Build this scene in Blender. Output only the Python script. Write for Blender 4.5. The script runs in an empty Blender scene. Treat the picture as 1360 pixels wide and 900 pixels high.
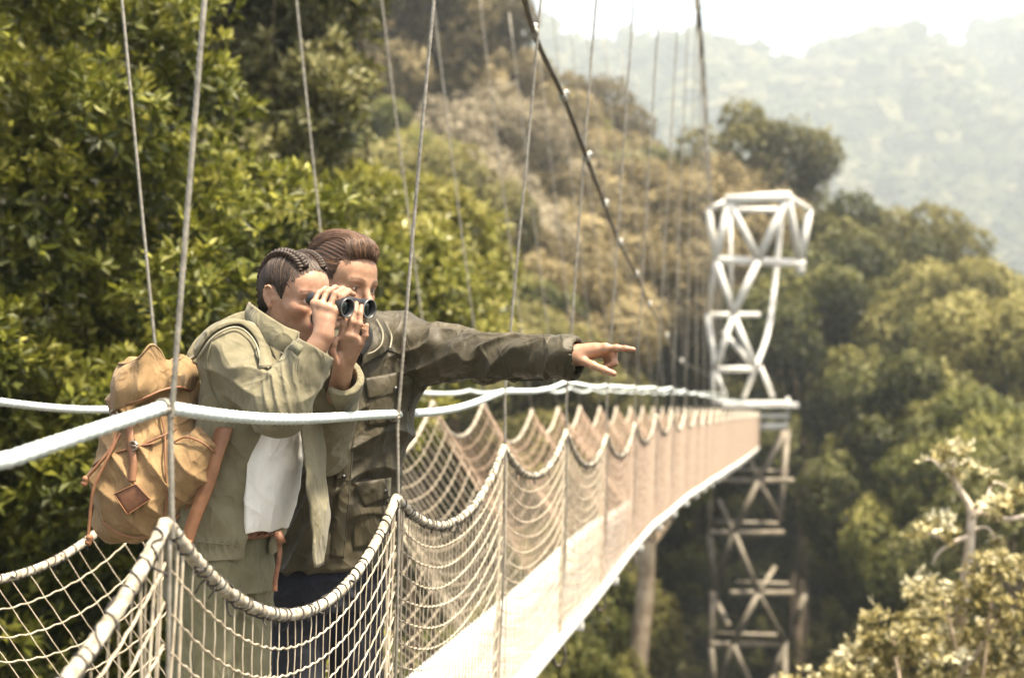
import bpy, math, random
import numpy as np
from mathutils import Vector, Matrix

SC = bpy.context.scene
COL = SC.collection
R = math.radians
FPX = 1889.0
PITCH = math.atan(39.0 / FPX)


def P(px, py, Y):
    """World point seen at photo pixel (px, py) at the distance Y ahead of the camera."""
    u = (px - 680.0) / FPX
    v = (450.0 - py) / FPX
    c, s = math.cos(PITCH), math.sin(PITCH)
    t = Y / (c - v * s)
    return np.array([u * t, Y, (s + v * c) * t])


def V(*a):
    return np.array(a, float)


def nrm(a):
    a = np.asarray(a, float)
    return a / max(np.linalg.norm(a), 1e-9)


def sstep(a, b, x):
    t = np.clip((x - a) / (b - a), 0, 1); return t * t * (3 - 2 * t)


def tag(o, label=None, cat=None, group=None, kind=None):
    if label: o['label'] = label
    if cat: o['category'] = cat
    if group: o['group'] = group
    if kind: o['kind'] = kind
    return o


def empty(name, loc, label, cat, group=None):
    o = bpy.data.objects.new(name, None)
    o.empty_display_size = 0.2
    COL.objects.link(o)
    o.location = loc
    return tag(o, label, cat, group)


def make_mesh(name, verts, faces, smooth=True, loops_n=None, attrs=None):
    """verts Nx3 array; faces MxK array (K constant) or a list of such arrays."""
    me = bpy.data.meshes.new(name)
    verts = np.asarray(verts, np.float32)
    if isinstance(faces, np.ndarray):
        faces = [faces]
    faces = [np.asarray(f, np.int32) for f in faces if len(f)]
    me.vertices.add(len(verts))
    me.vertices.foreach_set('co', verts.ravel())
    idx = np.concatenate([f.ravel() for f in faces])
    cnt = np.concatenate([np.full(len(f), f.shape[1], np.int32) for f in faces])
    st = np.concatenate([[0], np.cumsum(cnt)[:-1]]).astype(np.int32)
    me.loops.add(len(idx))
    me.loops.foreach_set('vertex_index', idx)
    me.polygons.add(len(cnt))
    me.polygons.foreach_set('loop_start', st)
    me.polygons.foreach_set('loop_total', cnt)
    me.polygons.foreach_set('use_smooth', np.full(len(cnt), smooth))
    for k, a in (attrs or {}).items():
        a = np.asarray(a, np.float32)
        if a.ndim == 1:
            at = me.attributes.new(k, 'FLOAT', 'POINT')
            at.data.foreach_set('value', a)
        else:
            at = me.attributes.new(k, 'FLOAT_COLOR', 'POINT')
            c = np.ones((len(a), 4), np.float32); c[:, :3] = a[:, :3]
            at.data.foreach_set('color', c.ravel())
    me.update(calc_edges=True)
    me.validate()
    return me


def obj(name, me, mat, parent=None):
    o = bpy.data.objects.new(name, me)
    COL.objects.link(o)
    if mat is not None and not me.materials:
        for m in (mat if isinstance(mat, (list, tuple)) else [mat]):
            me.materials.append(m)
    if parent is not None:
        o.parent = parent
        # meshes are written in world coordinates: undo every ancestor's offset
        off = Vector((0, 0, 0)); p = parent
        while p is not None:
            off += p.location; p = p.parent
        o.location = -off
    return o


class Geo:
    """Collects tubes, boxes and loose faces into one mesh."""
    def __init__(self):
        self.v = []; self.q = []; self.t = []; self.n = 0; self.a = []

    def add(self, v, q=None, t=None, a=0.0):
        v = np.asarray(v, float)
        self.v.append(v)
        if q is not None and len(q): self.q.append(np.asarray(q, int) + self.n)
        if t is not None and len(t): self.t.append(np.asarray(t, int) + self.n)
        self.a.append(np.full(len(v), a) if np.isscalar(a) else np.asarray(a, float))
        self.n += len(v)
        return self

    def tube(self, pts, r, sides=6, caps=True, rfun=None, flat=1.0, up=None, a=0.0):
        """Sweep a circle along pts; r scalar or per point; rfun(s, ang) scales the radius; flat squashes it along the frame normal."""
        pts = np.asarray(pts, float)
        n = len(pts)
        r = np.full(n, r) if np.isscalar(r) else np.asarray(r, float)
        tan = np.gradient(pts, axis=0)
        tan /= np.maximum(np.linalg.norm(tan, axis=1, keepdims=True), 1e-9)
        ref = np.array([0, 0, 1.0]) if up is None else np.asarray(up, float)
        if abs(tan[0] @ ref) > 0.95: ref = np.array([1.0, 0, 0])
        nx = np.empty_like(pts)
        c = nrm(ref - tan[0] * (ref @ tan[0]))
        for i in range(n):
            c = c - tan[i] * (c @ tan[i])
            c /= max(np.linalg.norm(c), 1e-9)
            nx[i] = c
        ny = np.cross(tan, nx)
        ang = np.arange(sides) * 2 * math.pi / sides
        seg = np.concatenate([[0], np.cumsum(np.linalg.norm(np.diff(pts, axis=0), axis=1))])
        rr = r[:, None] * np.ones((1, sides))
        if rfun is not None:
            rr = rr * rfun(seg[:, None], ang[None, :])
        v = pts[:, None, :] + rr[..., None] * (nx[:, None, :] * (np.cos(ang) * flat)[None, :, None] + ny[:, None, :] * np.sin(ang)[None, :, None])
        i = np.arange(n - 1)[:, None] * sides; j = np.arange(sides)[None, :]; j2 = (j + 1) % sides
        q = np.stack([i + j, i + j2, i + sides + j2, i + sides + j], -1).reshape(-1, 4)
        v = v.reshape(-1, 3)
        t = None
        if caps:
            m = len(v)
            v = np.concatenate([v, pts[:1], pts[-1:]])
            jj = np.arange(sides); jn = (jj + 1) % sides
            t = np.concatenate([np.stack([jn, jj, np.full(sides, m)], -1),
                                np.stack([(n - 1) * sides + jj, (n - 1) * sides + jn, np.full(sides, m + 1)], -1)])
        return self.add(v, q, t, a)

    def box(self, c, sx, sy, sz, M=None, a=0.0):
        """Box of full sizes sx, sy, sz about c, axes the columns of M."""
        s = np.array([[x, y, z] for x in (-.5, .5) for y in (-.5, .5) for z in (-.5, .5)]) * [sx, sy, sz]
        if M is not None: s = s @ np.asarray(M).T
        q = [[0, 1, 3, 2], [4, 6, 7, 5], [0, 4, 5, 1], [2, 3, 7, 6], [0, 2, 6, 4], [1, 5, 7, 3]]
        return self.add(s + np.asarray(c, float), q, None, a)

    def beam(self, p, q, w, h, up=(0, 0, 1)):
        """Square beam between two points."""
        p = np.asarray(p, float); q = np.asarray(q, float)
        d = nrm(q - p); u = np.asarray(up, float)
        if abs(d @ u) > .97: u = V(1, 0, 0)
        s = nrm(np.cross(d, u)); u = np.cross(s, d)
        return self.box((p + q) / 2, np.linalg.norm(q - p), w, h, np.stack([d, s, u], 1))

    def strip(self, left, right, thick=0.0):
        """A band between two polylines, given a thickness along its normal."""
        l = np.asarray(left, float); r = np.asarray(right, float); n = len(l)
        if thick:
            nn = np.cross(np.gradient(l, axis=0), r - l)
            nn /= np.maximum(np.linalg.norm(nn, axis=1, keepdims=True), 1e-9)
            l2, r2 = l - nn * thick, r - nn * thick
            ring = np.stack([l, r, r2, l2], 1).reshape(-1, 3)
            i = np.arange(n - 1)[:, None] * 4; j = np.arange(4)[None]; k = (j + 1) % 4
            q = np.stack([i + j, i + k, i + 4 + k, i + 4 + j], -1).reshape(-1, 4)
            q = np.concatenate([q, [[0, 3, 2, 1], [(n - 1) * 4 + x for x in (0, 1, 2, 3)]]])
            return self.add(ring, q)
        ring = np.stack([l, r], 1).reshape(-1, 3)
        i = np.arange(n - 1) * 2
        return self.add(ring, np.stack([i, i + 1, i + 3, i + 2], -1))

    def mesh(self, name, smooth=True):
        f = []
        if self.q: f.append(np.concatenate(self.q))
        if self.t: f.append(np.concatenate(self.t))
        return make_mesh(name, np.concatenate(self.v), f, smooth, attrs={'var': np.concatenate(self.a)})

    def build(self, name, mat, parent=None, smooth=True):
        return obj(name, self.mesh(name, smooth), mat, parent)


def spline(pts, n, closed=False):
    """Catmull-Rom through pts, n samples."""
    p = np.asarray(pts, float)
    if len(p) == 2:
        t = np.linspace(0, 1, n)[:, None]
        return p[0] * (1 - t) + p[1] * t
    q = np.concatenate([[2 * p[0] - p[1]], p, [2 * p[-1] - p[-2]]])
    m = len(p) - 1
    u = np.linspace(0, m, n); i = np.minimum(u.astype(int), m - 1); t = (u - i)[:, None]
    a, b, c, d = q[i], q[i + 1], q[i + 2], q[i + 3]
    return 0.5 * (2 * b + (c - a) * t + (2 * a - 5 * b + 4 * c - d) * t ** 2 + (3 * b - a - 3 * c + d) * t ** 3)


# ------------------------------------------------------------------ materials
class NT:
    def __init__(self, name):
        self.m = bpy.data.materials.new(name); self.m.use_nodes = True
        self.t = self.m.node_tree; self.t.nodes.clear()
        self.out = self.t.nodes.new('ShaderNodeOutputMaterial')

    def n(self, typ, **kw):
        nd = self.t.nodes.new('ShaderNode' + typ)
        for k, v in kw.items():
            if k.startswith('i_'):
                key = k[2:].replace('_', ' ')
                nd.inputs[key].default_value = v
            else:
                setattr(nd, k, v)
        return nd

    def l(self, a, b):
        self.t.links.new(a, b)

    def noise(self, scale, detail=3, rough=.6, coord='Object', vec=None):
        nd = self.n('TexNoise'); nd.inputs['Scale'].default_value = scale
        nd.inputs['Detail'].default_value = detail; nd.inputs['Roughness'].default_value = rough
        if vec is None:
            vec = self.n('TexCoord').outputs[coord]
        self.l(vec, nd.inputs['Vector'])
        return nd.outputs['Fac']

    def ramp(self, fac, stops):
        nd = self.n('ValToRGB'); cr = nd.color_ramp
        while len(cr.elements) < len(stops): cr.elements.new(.5)
        for e, (p, c) in zip(cr.elements, stops):
            e.position = p; e.color = (*c, 1) if len(c) == 3 else c
        self.l(fac, nd.inputs['Fac'])
        return nd.outputs['Color']

    def mix(self, fac, a, b, blend='MIX'):
        nd = self.n('Mix', data_type='RGBA', blend_type=blend)
        for ix, x in ((0, fac), (6, a), (7, b)):
            s = nd.inputs[ix]
            if hasattr(x, 'links'): self.l(x, s)
            elif isinstance(x, (int, float)): s.default_value = x if ix == 0 else (x, x, x, 1)
            else: s.default_value = (*x, 1)
        return nd.outputs[2]

    def attr(self, name, out='Fac'):
        nd = self.n('Attribute', attribute_name=name)
        return nd.outputs[out]

    def bsdf(self, color, rough=.6, bump=None, bump_d=.002, bump_s=.5, spec=.5, metal=0., sss=0., sheen=0., trans=None):
        b = self.n('BsdfPrincipled')
        if hasattr(color, 'links'): self.l(color, b.inputs['Base Color'])
        else: b.inputs['Base Color'].default_value = (*color, 1)
        if hasattr(rough, 'links'): self.l(rough, b.inputs['Roughness'])
        else: b.inputs['Roughness'].default_value = rough
        b.inputs['Specular IOR Level'].default_value = spec
        b.inputs['Metallic'].default_value = metal
        if sss:
            b.inputs['Subsurface Weight'].default_value = sss
            b.inputs['Subsurface Radius'].default_value = (.012, .005, .003)
            b.inputs['Subsurface Scale'].default_value = 1.0
        if sheen: b.inputs['Sheen Weight'].default_value = sheen
        if bump is not None:
            bp = self.n('Bump'); bp.inputs['Distance'].default_value = bump_d; bp.inputs['Strength'].default_value = bump_s
            self.l(bump, bp.inputs['Height']); self.l(bp.outputs['Normal'], b.inputs['Normal'])
        if trans is not None:
            t = self.n('BsdfTranslucent')
            if hasattr(color, 'links'): self.l(color, t.inputs['Color'])
            else: t.inputs['Color'].default_value = (*color, 1)
            mx = self.n('MixShader'); mx.inputs[0].default_value = trans
            self.l(b.outputs[0], mx.inputs[1]); self.l(t.outputs[0], mx.inputs[2])
            self.l(mx.outputs[0], self.out.inputs['Surface'])
        else:
            self.l(b.outputs[0], self.out.inputs['Surface'])
        return self.m


def mat_simple(name, c1, c2, scale, rough=.7, bump_scale=None, bump_d=.002, spec=.4, metal=0., detail=4, lo=.35, hi=.65):
    m = NT(name)
    col = m.ramp(m.noise(scale, detail), [(lo, c1), (hi, c2)])
    bp = m.noise(bump_scale, 3) if bump_scale else None
    return m.bsdf(col, rough, bp, bump_d, .8, spec, metal)


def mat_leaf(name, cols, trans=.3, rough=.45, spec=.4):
    """Leaf colour: each leaf its own shade, each spray its own tone (attribute var: old dark to young pale, plus painted top light)."""
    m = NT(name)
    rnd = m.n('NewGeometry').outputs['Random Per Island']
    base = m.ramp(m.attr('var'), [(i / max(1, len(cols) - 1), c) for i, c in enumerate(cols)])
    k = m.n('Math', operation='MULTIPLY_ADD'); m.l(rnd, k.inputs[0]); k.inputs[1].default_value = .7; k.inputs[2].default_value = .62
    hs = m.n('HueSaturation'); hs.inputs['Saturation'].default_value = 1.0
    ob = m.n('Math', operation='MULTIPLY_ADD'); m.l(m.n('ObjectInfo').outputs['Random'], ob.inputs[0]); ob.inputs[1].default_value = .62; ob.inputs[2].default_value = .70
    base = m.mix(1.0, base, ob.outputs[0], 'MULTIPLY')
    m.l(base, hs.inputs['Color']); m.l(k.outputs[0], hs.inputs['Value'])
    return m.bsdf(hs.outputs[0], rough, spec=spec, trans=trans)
# ------------------------------------------------------------------ camera, sun, sky
cam = bpy.data.cameras.new('camera'); camo = bpy.data.objects.new('camera', cam); COL.objects.link(camo)
cam.sensor_width = 36.0; cam.lens = FPX * 36.0 / 1360.0
cam.clip_start = .05; cam.clip_end = 5000
camo.rotation_euler = (math.pi / 2 + PITCH, 0, 0)
cam.dof.use_dof = True; cam.dof.focus_distance = 3.5; cam.dof.aperture_fstop = 2.8; cam.dof.aperture_blades = 0
SC.camera = camo

SUN_EL, SUN_AZ = 68.0, 116.0                # azimuth clockwise from +Y: the sun stands to the right
sd = V(math.sin(R(SUN_AZ)) * math.cos(R(SUN_EL)), math.cos(R(SUN_AZ)) * math.cos(R(SUN_EL)), math.sin(R(SUN_EL)))
sl = bpy.data.lights.new('sun', 'SUN'); sl.energy = 4.9; sl.angle = R(5.0); sl.color = (1.0, .89, .70)
so = bpy.data.objects.new('sun', sl); COL.objects.link(so)
so.rotation_euler = Vector(sd).to_track_quat('Z', 'Y').to_euler()
so.location = (20, 0, 60)
w = bpy.data.worlds.new('World'); SC.world = w; w.use_nodes = True
wt = w.node_tree; wt.nodes.clear()
sk = wt.nodes.new('ShaderNodeTexSky'); sk.sky_type = 'NISHITA'; sk.sun_disc = False
sk.sun_elevation = R(SUN_EL); sk.sun_rotation = R(SUN_AZ); sk.air_density = 1.0; sk.dust_density = 5.0; sk.ozone_density = .2
bg = wt.nodes.new('ShaderNodeBackground'); bg.inputs['Strength'].default_value = .13
wo = wt.nodes.new('ShaderNodeOutputWorld')
wm = wt.nodes.new('ShaderNodeMix'); wm.data_type = 'RGBA'; wm.blend_type = 'MULTIPLY'; wm.inputs[0].default_value = 1.0
wm.inputs[7].default_value = (1.0, .95, .86, 1)                    # the photograph's warm white balance
wt.links.new(sk.outputs[0], wm.inputs[6]); wt.links.new(wm.outputs[2], bg.inputs[0]); wt.links.new(bg.outputs[0], wo.inputs[0])

SC.view_settings.view_transform = 'Standard'; SC.view_settings.look = 'None'
SC.view_settings.exposure = 1.78; SC.view_settings.gamma = 1.0; SC.view_settings.use_curve_mapping = False
SC.render.engine = 'CYCLES'
cy = SC.cycles
cy.use_denoising = True
try: cy.denoiser = 'OPENIMAGEDENOISE'
except Exception: pass
cy.max_bounces = 6; cy.diffuse_bounces = 3; cy.glossy_bounces = 2; cy.transmission_bounces = 3; cy.volume_bounces = 1; cy.transparent_max_bounces = 8
cy.caustics_reflective = False; cy.caustics_refractive = False
cy.volume_step_rate = 4.0
# ------------------------------------------------------------------ the bridge
D0, SP, LN = 2.567, 1.467, 1.162            # distance of the first hanger pair, spacing, lateral unit


def B(k, r, h):
    Y = D0 + SP * k
    return V(.2012 * Y - LN * r, Y, -h)


def tab(xs, ys):
    xs = np.asarray(xs, float); ys = np.asarray(ys, float)
    return lambda k: float(np.interp(k, xs, ys))


KA, KZ = -2, 27
h_rail = tab([-2, -.34, 0, 1, 2, 3, 4, 7, 12, 18, 25, 27], [.17, .127, .07, .135, .096, .07, .10, .18, .42, .68, 1.02, 1.1])
r_rail = tab([-2, 27], [.985, .985])
h_top = tab([-2, 0, 1, 2, 3, 4, 6, 8, 12, 18, 25, 27], [.40, .277, .365, .303, .306, .397, .37, .42, .6, .85, 1.2, 1.28])
r_top = tab([-2, 27], [.98, .98])
h_deck = tab([-2, 0, 1, 3, 4, 5, 6, 7, 9, 12, 18, 25, 27], [1.42, 1.40, 1.385, 1.33, 1.31, 1.28, 1.26, 1.30, 1.38, 1.55, 1.90, 2.25, 2.33])
R_D0, R_D1 = 1.03, 1.39                     # deck edges
rf_rail = tab([-2, -.8, 0, 3, 8, 14, 20, 27], [1.98, 2.0, 2.0, 1.97, 1.97, 1.95, 1.92, 1.9])
hf_rail = tab([-2, 0, 1.05, 2, 4, 8, 14, 23, 27], [.16, .07, .094, .11, .13, .2, .38, .62, .75])
hf_top = tab([-2, 0, 1.05, 4, 5.3, 6.6, 8, 12, 18, 25, 27], [.38, .36, .33, .2, .24, .36, .38, .55, .8, 1.1, 1.2])

M_rope = None
m = NT('white_rope')
M_rope = m.bsdf(m.ramp(m.noise(30, 4), [(.3, (.46, .52, .51)), (.7, (.66, .71, .70))]), .8, m.noise(400, 2), .001, .6, .2)
m = NT('weathered_rope')
M_edge = m.bsdf(m.ramp(m.noise(45, 5), [(.28, (.12, .095, .06)), (.5, (.36, .32, .25)), (.72, (.58, .55, .48))]), .9, m.noise(300, 3), .002, .8, .15)
M_net = mat_simple('tan_netting', (.27, .19, .135), (.42, .32, .24), 14, .9, 500, .0006, .1)
M_netw = mat_simple('pale_netting', (.25, .185, .14), (.43, .34, .27), 20, .9, 500, .0006, .1)
M_netn = mat_simple('near_pale_cord', (.28, .235, .175), (.46, .40, .31), 20, .9, 500, .0006, .1)
M_lash = mat_simple('black_lashing', (.012, .011, .01), (.05, .045, .04), 60, .7, None)
M_wire = mat_simple('galvanised_wire_rope', (.17, .155, .13), (.31, .285, .24), 40, .5, None, metal=.4)
M_cable = mat_simple('dark_steel_cable', (.05, .045, .035), (.12, .10, .08), 20, .5, None, metal=.3)
M_clamp = mat_simple('pale_clamp_metal', (.28, .28, .26), (.48, .47, .44), 30, .4, None, metal=.2)
M_alu = mat_simple('pale_aluminium', (.62, .60, .55), (.82, .80, .75), 6, .5, 60, .001, .5, .2)
M_plank = mat_simple('bleached_planks', (.30, .275, .235), (.44, .41, .36), 5, .7, 90, .002, .3)

bridge = empty('suspension_bridge', B(0, 1.2, 1.4), 'rope and net suspension footbridge with pale deck receding to the white tower', 'bridge')

# deck: cross planks, stringers, edge tube
ks = np.arange(KA, KZ + .001, .125)
g = Geo()
for k in np.arange(KA, KZ - .06, .125 * .5):
    a, b = B(k + .002, R_D0 + .012, h_deck(k)), B(k + .002, R_D1 - .012, h_deck(k))
    c, d = B(k + .058, R_D0 + .012, h_deck(k + .058)), B(k + .058, R_D1 - .012, h_deck(k + .058))
    g.strip([a, c], [b, d], .028)
deck = g.build('deck', M_plank, bridge, smooth=False)
for r0 in (R_D0 - .012, R_D1 + .012):
    g = Geo()
    wob = lambda k: .006 * math.sin(2.1 * k)
    pts = [B(k, r0, h_deck(k) - .01 + wob(k)) for k in np.arange(KA, KZ + .01, .25)]
    g.tube(pts, .042, 10)
    g.build('edge_tube', M_alu, bridge)
g = Geo()
for k in np.arange(KA + .5, KZ, 1.0):
    g.beam(B(k, R_D0 - .03, h_deck(k) + .065), B(k, R_D1 + .03, h_deck(k) + .065), .05, .05)
for r0 in (1.12, 1.30):
    g.tube([B(k, r0, h_deck(k) + .055) for k in ks], .022, 6)
g.build('deck_frame', M_alu, bridge)

# hand ropes with their spiral serving
def coil(pitch, amp, k=1):
    return lambda s, a: 1 + amp * np.clip(np.sin(2 * math.pi * s / pitch + k * a), -.3, 1)


def sag_line(fr, fh, ka, kz, dip, step):
    pts = []
    for k in np.arange(ka, kz + 1e-6, step):
        f = k - math.floor(k)
        pts.append(B(k, fr(k), fh(k) + dip * 4 * f * (1 - f) + .006 * math.sin(5.3 * k)))
    return np.array(pts)


for fr, fh, dip in ((r_rail, h_rail, .012), (rf_rail, hf_rail, .03)):
    rope = None
    g = Geo()
    g.tube(sag_line(fr, fh, KA, 2.0, dip, .0032), .0108, 12, rfun=coil(.0115, .24))
    g.tube(sag_line(fr, fh, 2.0, 27, dip, .06), .0120, 8)
    g.build('hand_rope', M_rope, bridge)

# nets
FAR_K = [-2, -.75, .5, 1.78, 3.1, 4.32, 5.3, 6.58, 7.49] + [8.4 + i for i in range(19)]
rng = np.random.default_rng(5)


def net(near):
    fr, fh = (r_top, h_top) if near else (rf_rail, hf_top)
    rd = R_D0 - .03 if near else R_D1 + .03
    DIP = (lambda k: [.31, .26, .24, .17, .16, .17][min(5, int(k + 2))]) if near else (lambda k: .24)
    rows = 15 if near else 13
    pk = [float(k) for k in range(KA, KZ + 1)] if near else FAR_K

    def pt(k, t):
        """t: 0 the top edge, 1 the deck"""
        k0 = int(np.searchsorted(pk, k, 'right')) - 1
        k0 = min(max(k0, 0), len(pk) - 2)
        f = (k - pk[k0]) / (pk[k0 + 1] - pk[k0])
        rt = fr(k); ht = fh(pk[k0]) * (1 - f) + fh(pk[k0 + 1]) * f
        dip = DIP(pk[k0]) * min(1.2, pk[k0 + 1] - pk[k0])
        sag = dip * (1 - abs(2 * f - 1) ** 2.1) * (1 - .75 * t ** 1.5)
        h = ht + (h_deck(k) - ht) * t + sag * (1 - t ** 6)
        r = rt + (rd - rt) * t
        return B(k, r, min(h, h_deck(k) + .02))

    root = bpy.data.objects.new('safety_net', None); COL.objects.link(root); root.parent = bridge
    root.empty_display_size = .2
    # edge rope
    g = Geo()
    for k0, k1 in zip(pk[:-1], pk[1:]):
        fine = k0 < 2
        kk = np.linspace(k0, k1 - 1e-6, 200 if fine else 20 if k0 < 8 else 10)
        p = np.array([pt(k, 0) for k in kk])
        g.tube(p, .0135 if fine else .0145, 9 if fine else 6, rfun=(lambda s, a: 1 + .09 * np.sin(2 * math.pi * s / .03 + 3 * a)) if fine else None)
    g.build('edge_rope', M_edge, root)
    # black lashing wound round the edge rope
    g = Geo()
    for k0, k1 in zip(pk[:-1], pk[1:]):
        if k0 > 6: break
        kk = np.linspace(k0 + .01, k1 - .015, 420)
        p = np.array([pt(k, 0) for k in kk])
        tan = np.gradient(p, axis=0); tan /= np.linalg.norm(tan, axis=1, keepdims=True)
        side = np.cross(tan, [0, 0, 1.0]); side /= np.linalg.norm(side, axis=1, keepdims=True); up = np.cross(side, tan)
        s = np.concatenate([[0], np.cumsum(np.linalg.norm(np.diff(p, axis=0), axis=1))])
        ph = 2 * math.pi * (s / .048 + .35 * np.sin(s * 31 + k0) + .25 * np.sin(s * 77 + 2 * k0))
        q = p + .0152 * (np.cos(ph)[:, None] * side + np.sin(ph)[:, None] * up)
        g.tube(q, .0021, 5)
        # loose whipping ends and knots
        for _ in range(22):
            i = rng.integers(4, 415)
            c = p[i] - up[i] * .014
            e = c + (rng.normal(size=3) * .010 - V(0, 0, .012)) * rng.uniform(.6, 1.6)
            g.tube(spline([c, (c + e) / 2 + rng.normal(size=3) * .006, e], 6), .0022, 4)
    g.build('lashing', M_lash, root)
    # mesh: festoon rows and thin uprights; the nearest bays get a paler cord colour
    g = Geo(); g_front = Geo(); g_rest = g
    cols = 30 if near else 20
    for k0, k1 in zip(pk[:-1], pk[1:]):
        fine = k0 < 5; ln = k1 - k0; g = g_front if k0 < 3.5 else g_rest
        nc = cols if k0 < (4.5 if near else 7.2) else 46 if k0 < 14 else 30
        for j in range(1, rows + 1):
            t = j / (rows + .3)
            m_ = cols * 3 if fine else 20
            p = []
            ph = rng.uniform(0, 6)
            for i in range(m_ + 1):
                k = k0 + i / m_ * ln * .99999
                q = pt(k, t)
                if fine:
                    q = q + V(0, 0, -.0050 * (0.5 - .5 * math.cos(2 * math.pi * i / 3)) + .004 * math.sin(ph + 9 * i / m_))
                p.append(q)
            g.tube(p, .0027 if fine else .0038, 5 if fine else 4, caps=False, a=.3 + .7 * (j % 2))
        for i in range(nc):
            k = k0 + (i + .5 * rng.uniform(.7, 1.3)) / nc * ln
            if k0 < 8:
                ts = np.linspace(0, 1, 2 * rows + 1)
                w_ = rng.uniform(-.003, .003, len(ts))
            else:
                ts = np.linspace(0, 1, 7); w_ = rng.uniform(-.006, .006, 7)
            p = np.array([pt(min(max(k + x, k0), k1 - 1e-4), t) for t, x in zip(ts, w_)])
            g.tube(p, .0014 if k0 < 3 else .0022 if k0 < 5 else .0034, 4, caps=False, a=.2)
        # the gathered cords beside every hanger
        if k0 < 12:
            for s in range(5):
                k = k0 + (.012 + .012 * s) * (1 if s % 2 else -1)
                if k < KA: continue
                ts = np.linspace(0, 1, 22)
                p = np.array([pt(min(max(k + .01 * math.sin(7 * t + s) + .03 * (s - 2) * t, KA), KZ - .01), t) for t in ts])
                g.tube(p, .0030, 5, caps=False, a=.9)
    g_rest.build('netting', M_netw if near else M_net, root)
    g_front.build('netting', M_netn, root)


net(True)
net(False)

# main cables (the pixel positions read off the photograph only serve to find where the cable hangs in the air)
def rho(k): return 1 + k / 1.75
def Yk(k): return D0 + SP * k


TOWER_Y = 42.4
cab1 = [P(640, -190, Yk(.3)), P(676, -95, Yk(1.0)), P(709, 43, Yk(2)), P(748, 128, Yk(2.55)), P(779, 209, Yk(3)), P(803, 272, Yk(3.7)), P(823, 323, Yk(4.6)), P(845, 365, Yk(5.6)), P(862, 405, Yk(7)), P(885, 447, Yk(10)), P(905, 480, Yk(15)), P(941, 497, TOWER_Y)]
cab2 = [V(-1.0, -2.0, 3.1), V(-.35, 3.0, 3.15), P(870, -500, 7.0), P(905, -170, 10.5), P(927, 10, 15), P(935, 120, 20), P(940, 200, 27), P(945, 263, TOWER_Y)]
for pts, cl in ((cab1, [1, 2, 3, 4, 5, 6, 7, 8, 9, 10]), (cab2, [4, 5, 6])):
    sm = spline(pts, 160)
    g = Geo(); g.tube(sm, .0115 if cl[0] == 1 else .030, 8, rfun=lambda s, a: 1 + .1 * np.sin(3 * a + s * 25))
    cb = g.build('main_cable', M_cable, bridge)
    for i in cl:
        p = np.asarray(pts[i]); d = nrm(np.asarray(pts[min(i + 1, len(pts) - 1)]) - np.asarray(pts[i - 1]))
        u = nrm(np.cross(d, [0, 1, 0])); w_ = np.cross(d, u)
        L = .042 * max(1, p[1] / 10) ** .6 * (1 if cl[0] == 1 else 1.7)
        g = Geo()
        g.box(p, L * 1.5, L * .55, L * .75, np.stack([d, u, w_], 1))
        g.box(p + u * L * .5, L * .5, L * .6, L * .5, np.stack([d, u, w_], 1))
        for s in (-1, 1):
            g.tube([p + d * s * L * .45 - u * L * .6, p + d * s * L * .45 + u * L * .75], L * .12, 6)
        g.build('clamp', M_clamp, cb)


# hangers
def hanger(b, t, near, k):
    g = Geo()
    L = np.linalg.norm(t - b)
    d = nrm(t - b); sgn = nrm(np.cross(d, [0, 1, 0]))
    if k < 2.2:
        n_ = int(L / .003); tt = np.linspace(0, 1, n_)[:, None]
        p = b + (t - b) * tt + sgn * (.006 * np.sin(tt * L * 1.7 + k))
        g.tube(p, .0052, 9, rfun=lambda s, a: 1 + .14 * np.sin(3 * a + s * 400))
    else:
        g.tube(spline([b, (b + t) / 2 + sgn * .008, t], 12), .0058, 6)
    return g


hroot = bridge
def cable2_at(Y):
    s = spline(cab2, 300)
    return s[np.argmin(abs(s[:, 1] - Y))]


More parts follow.
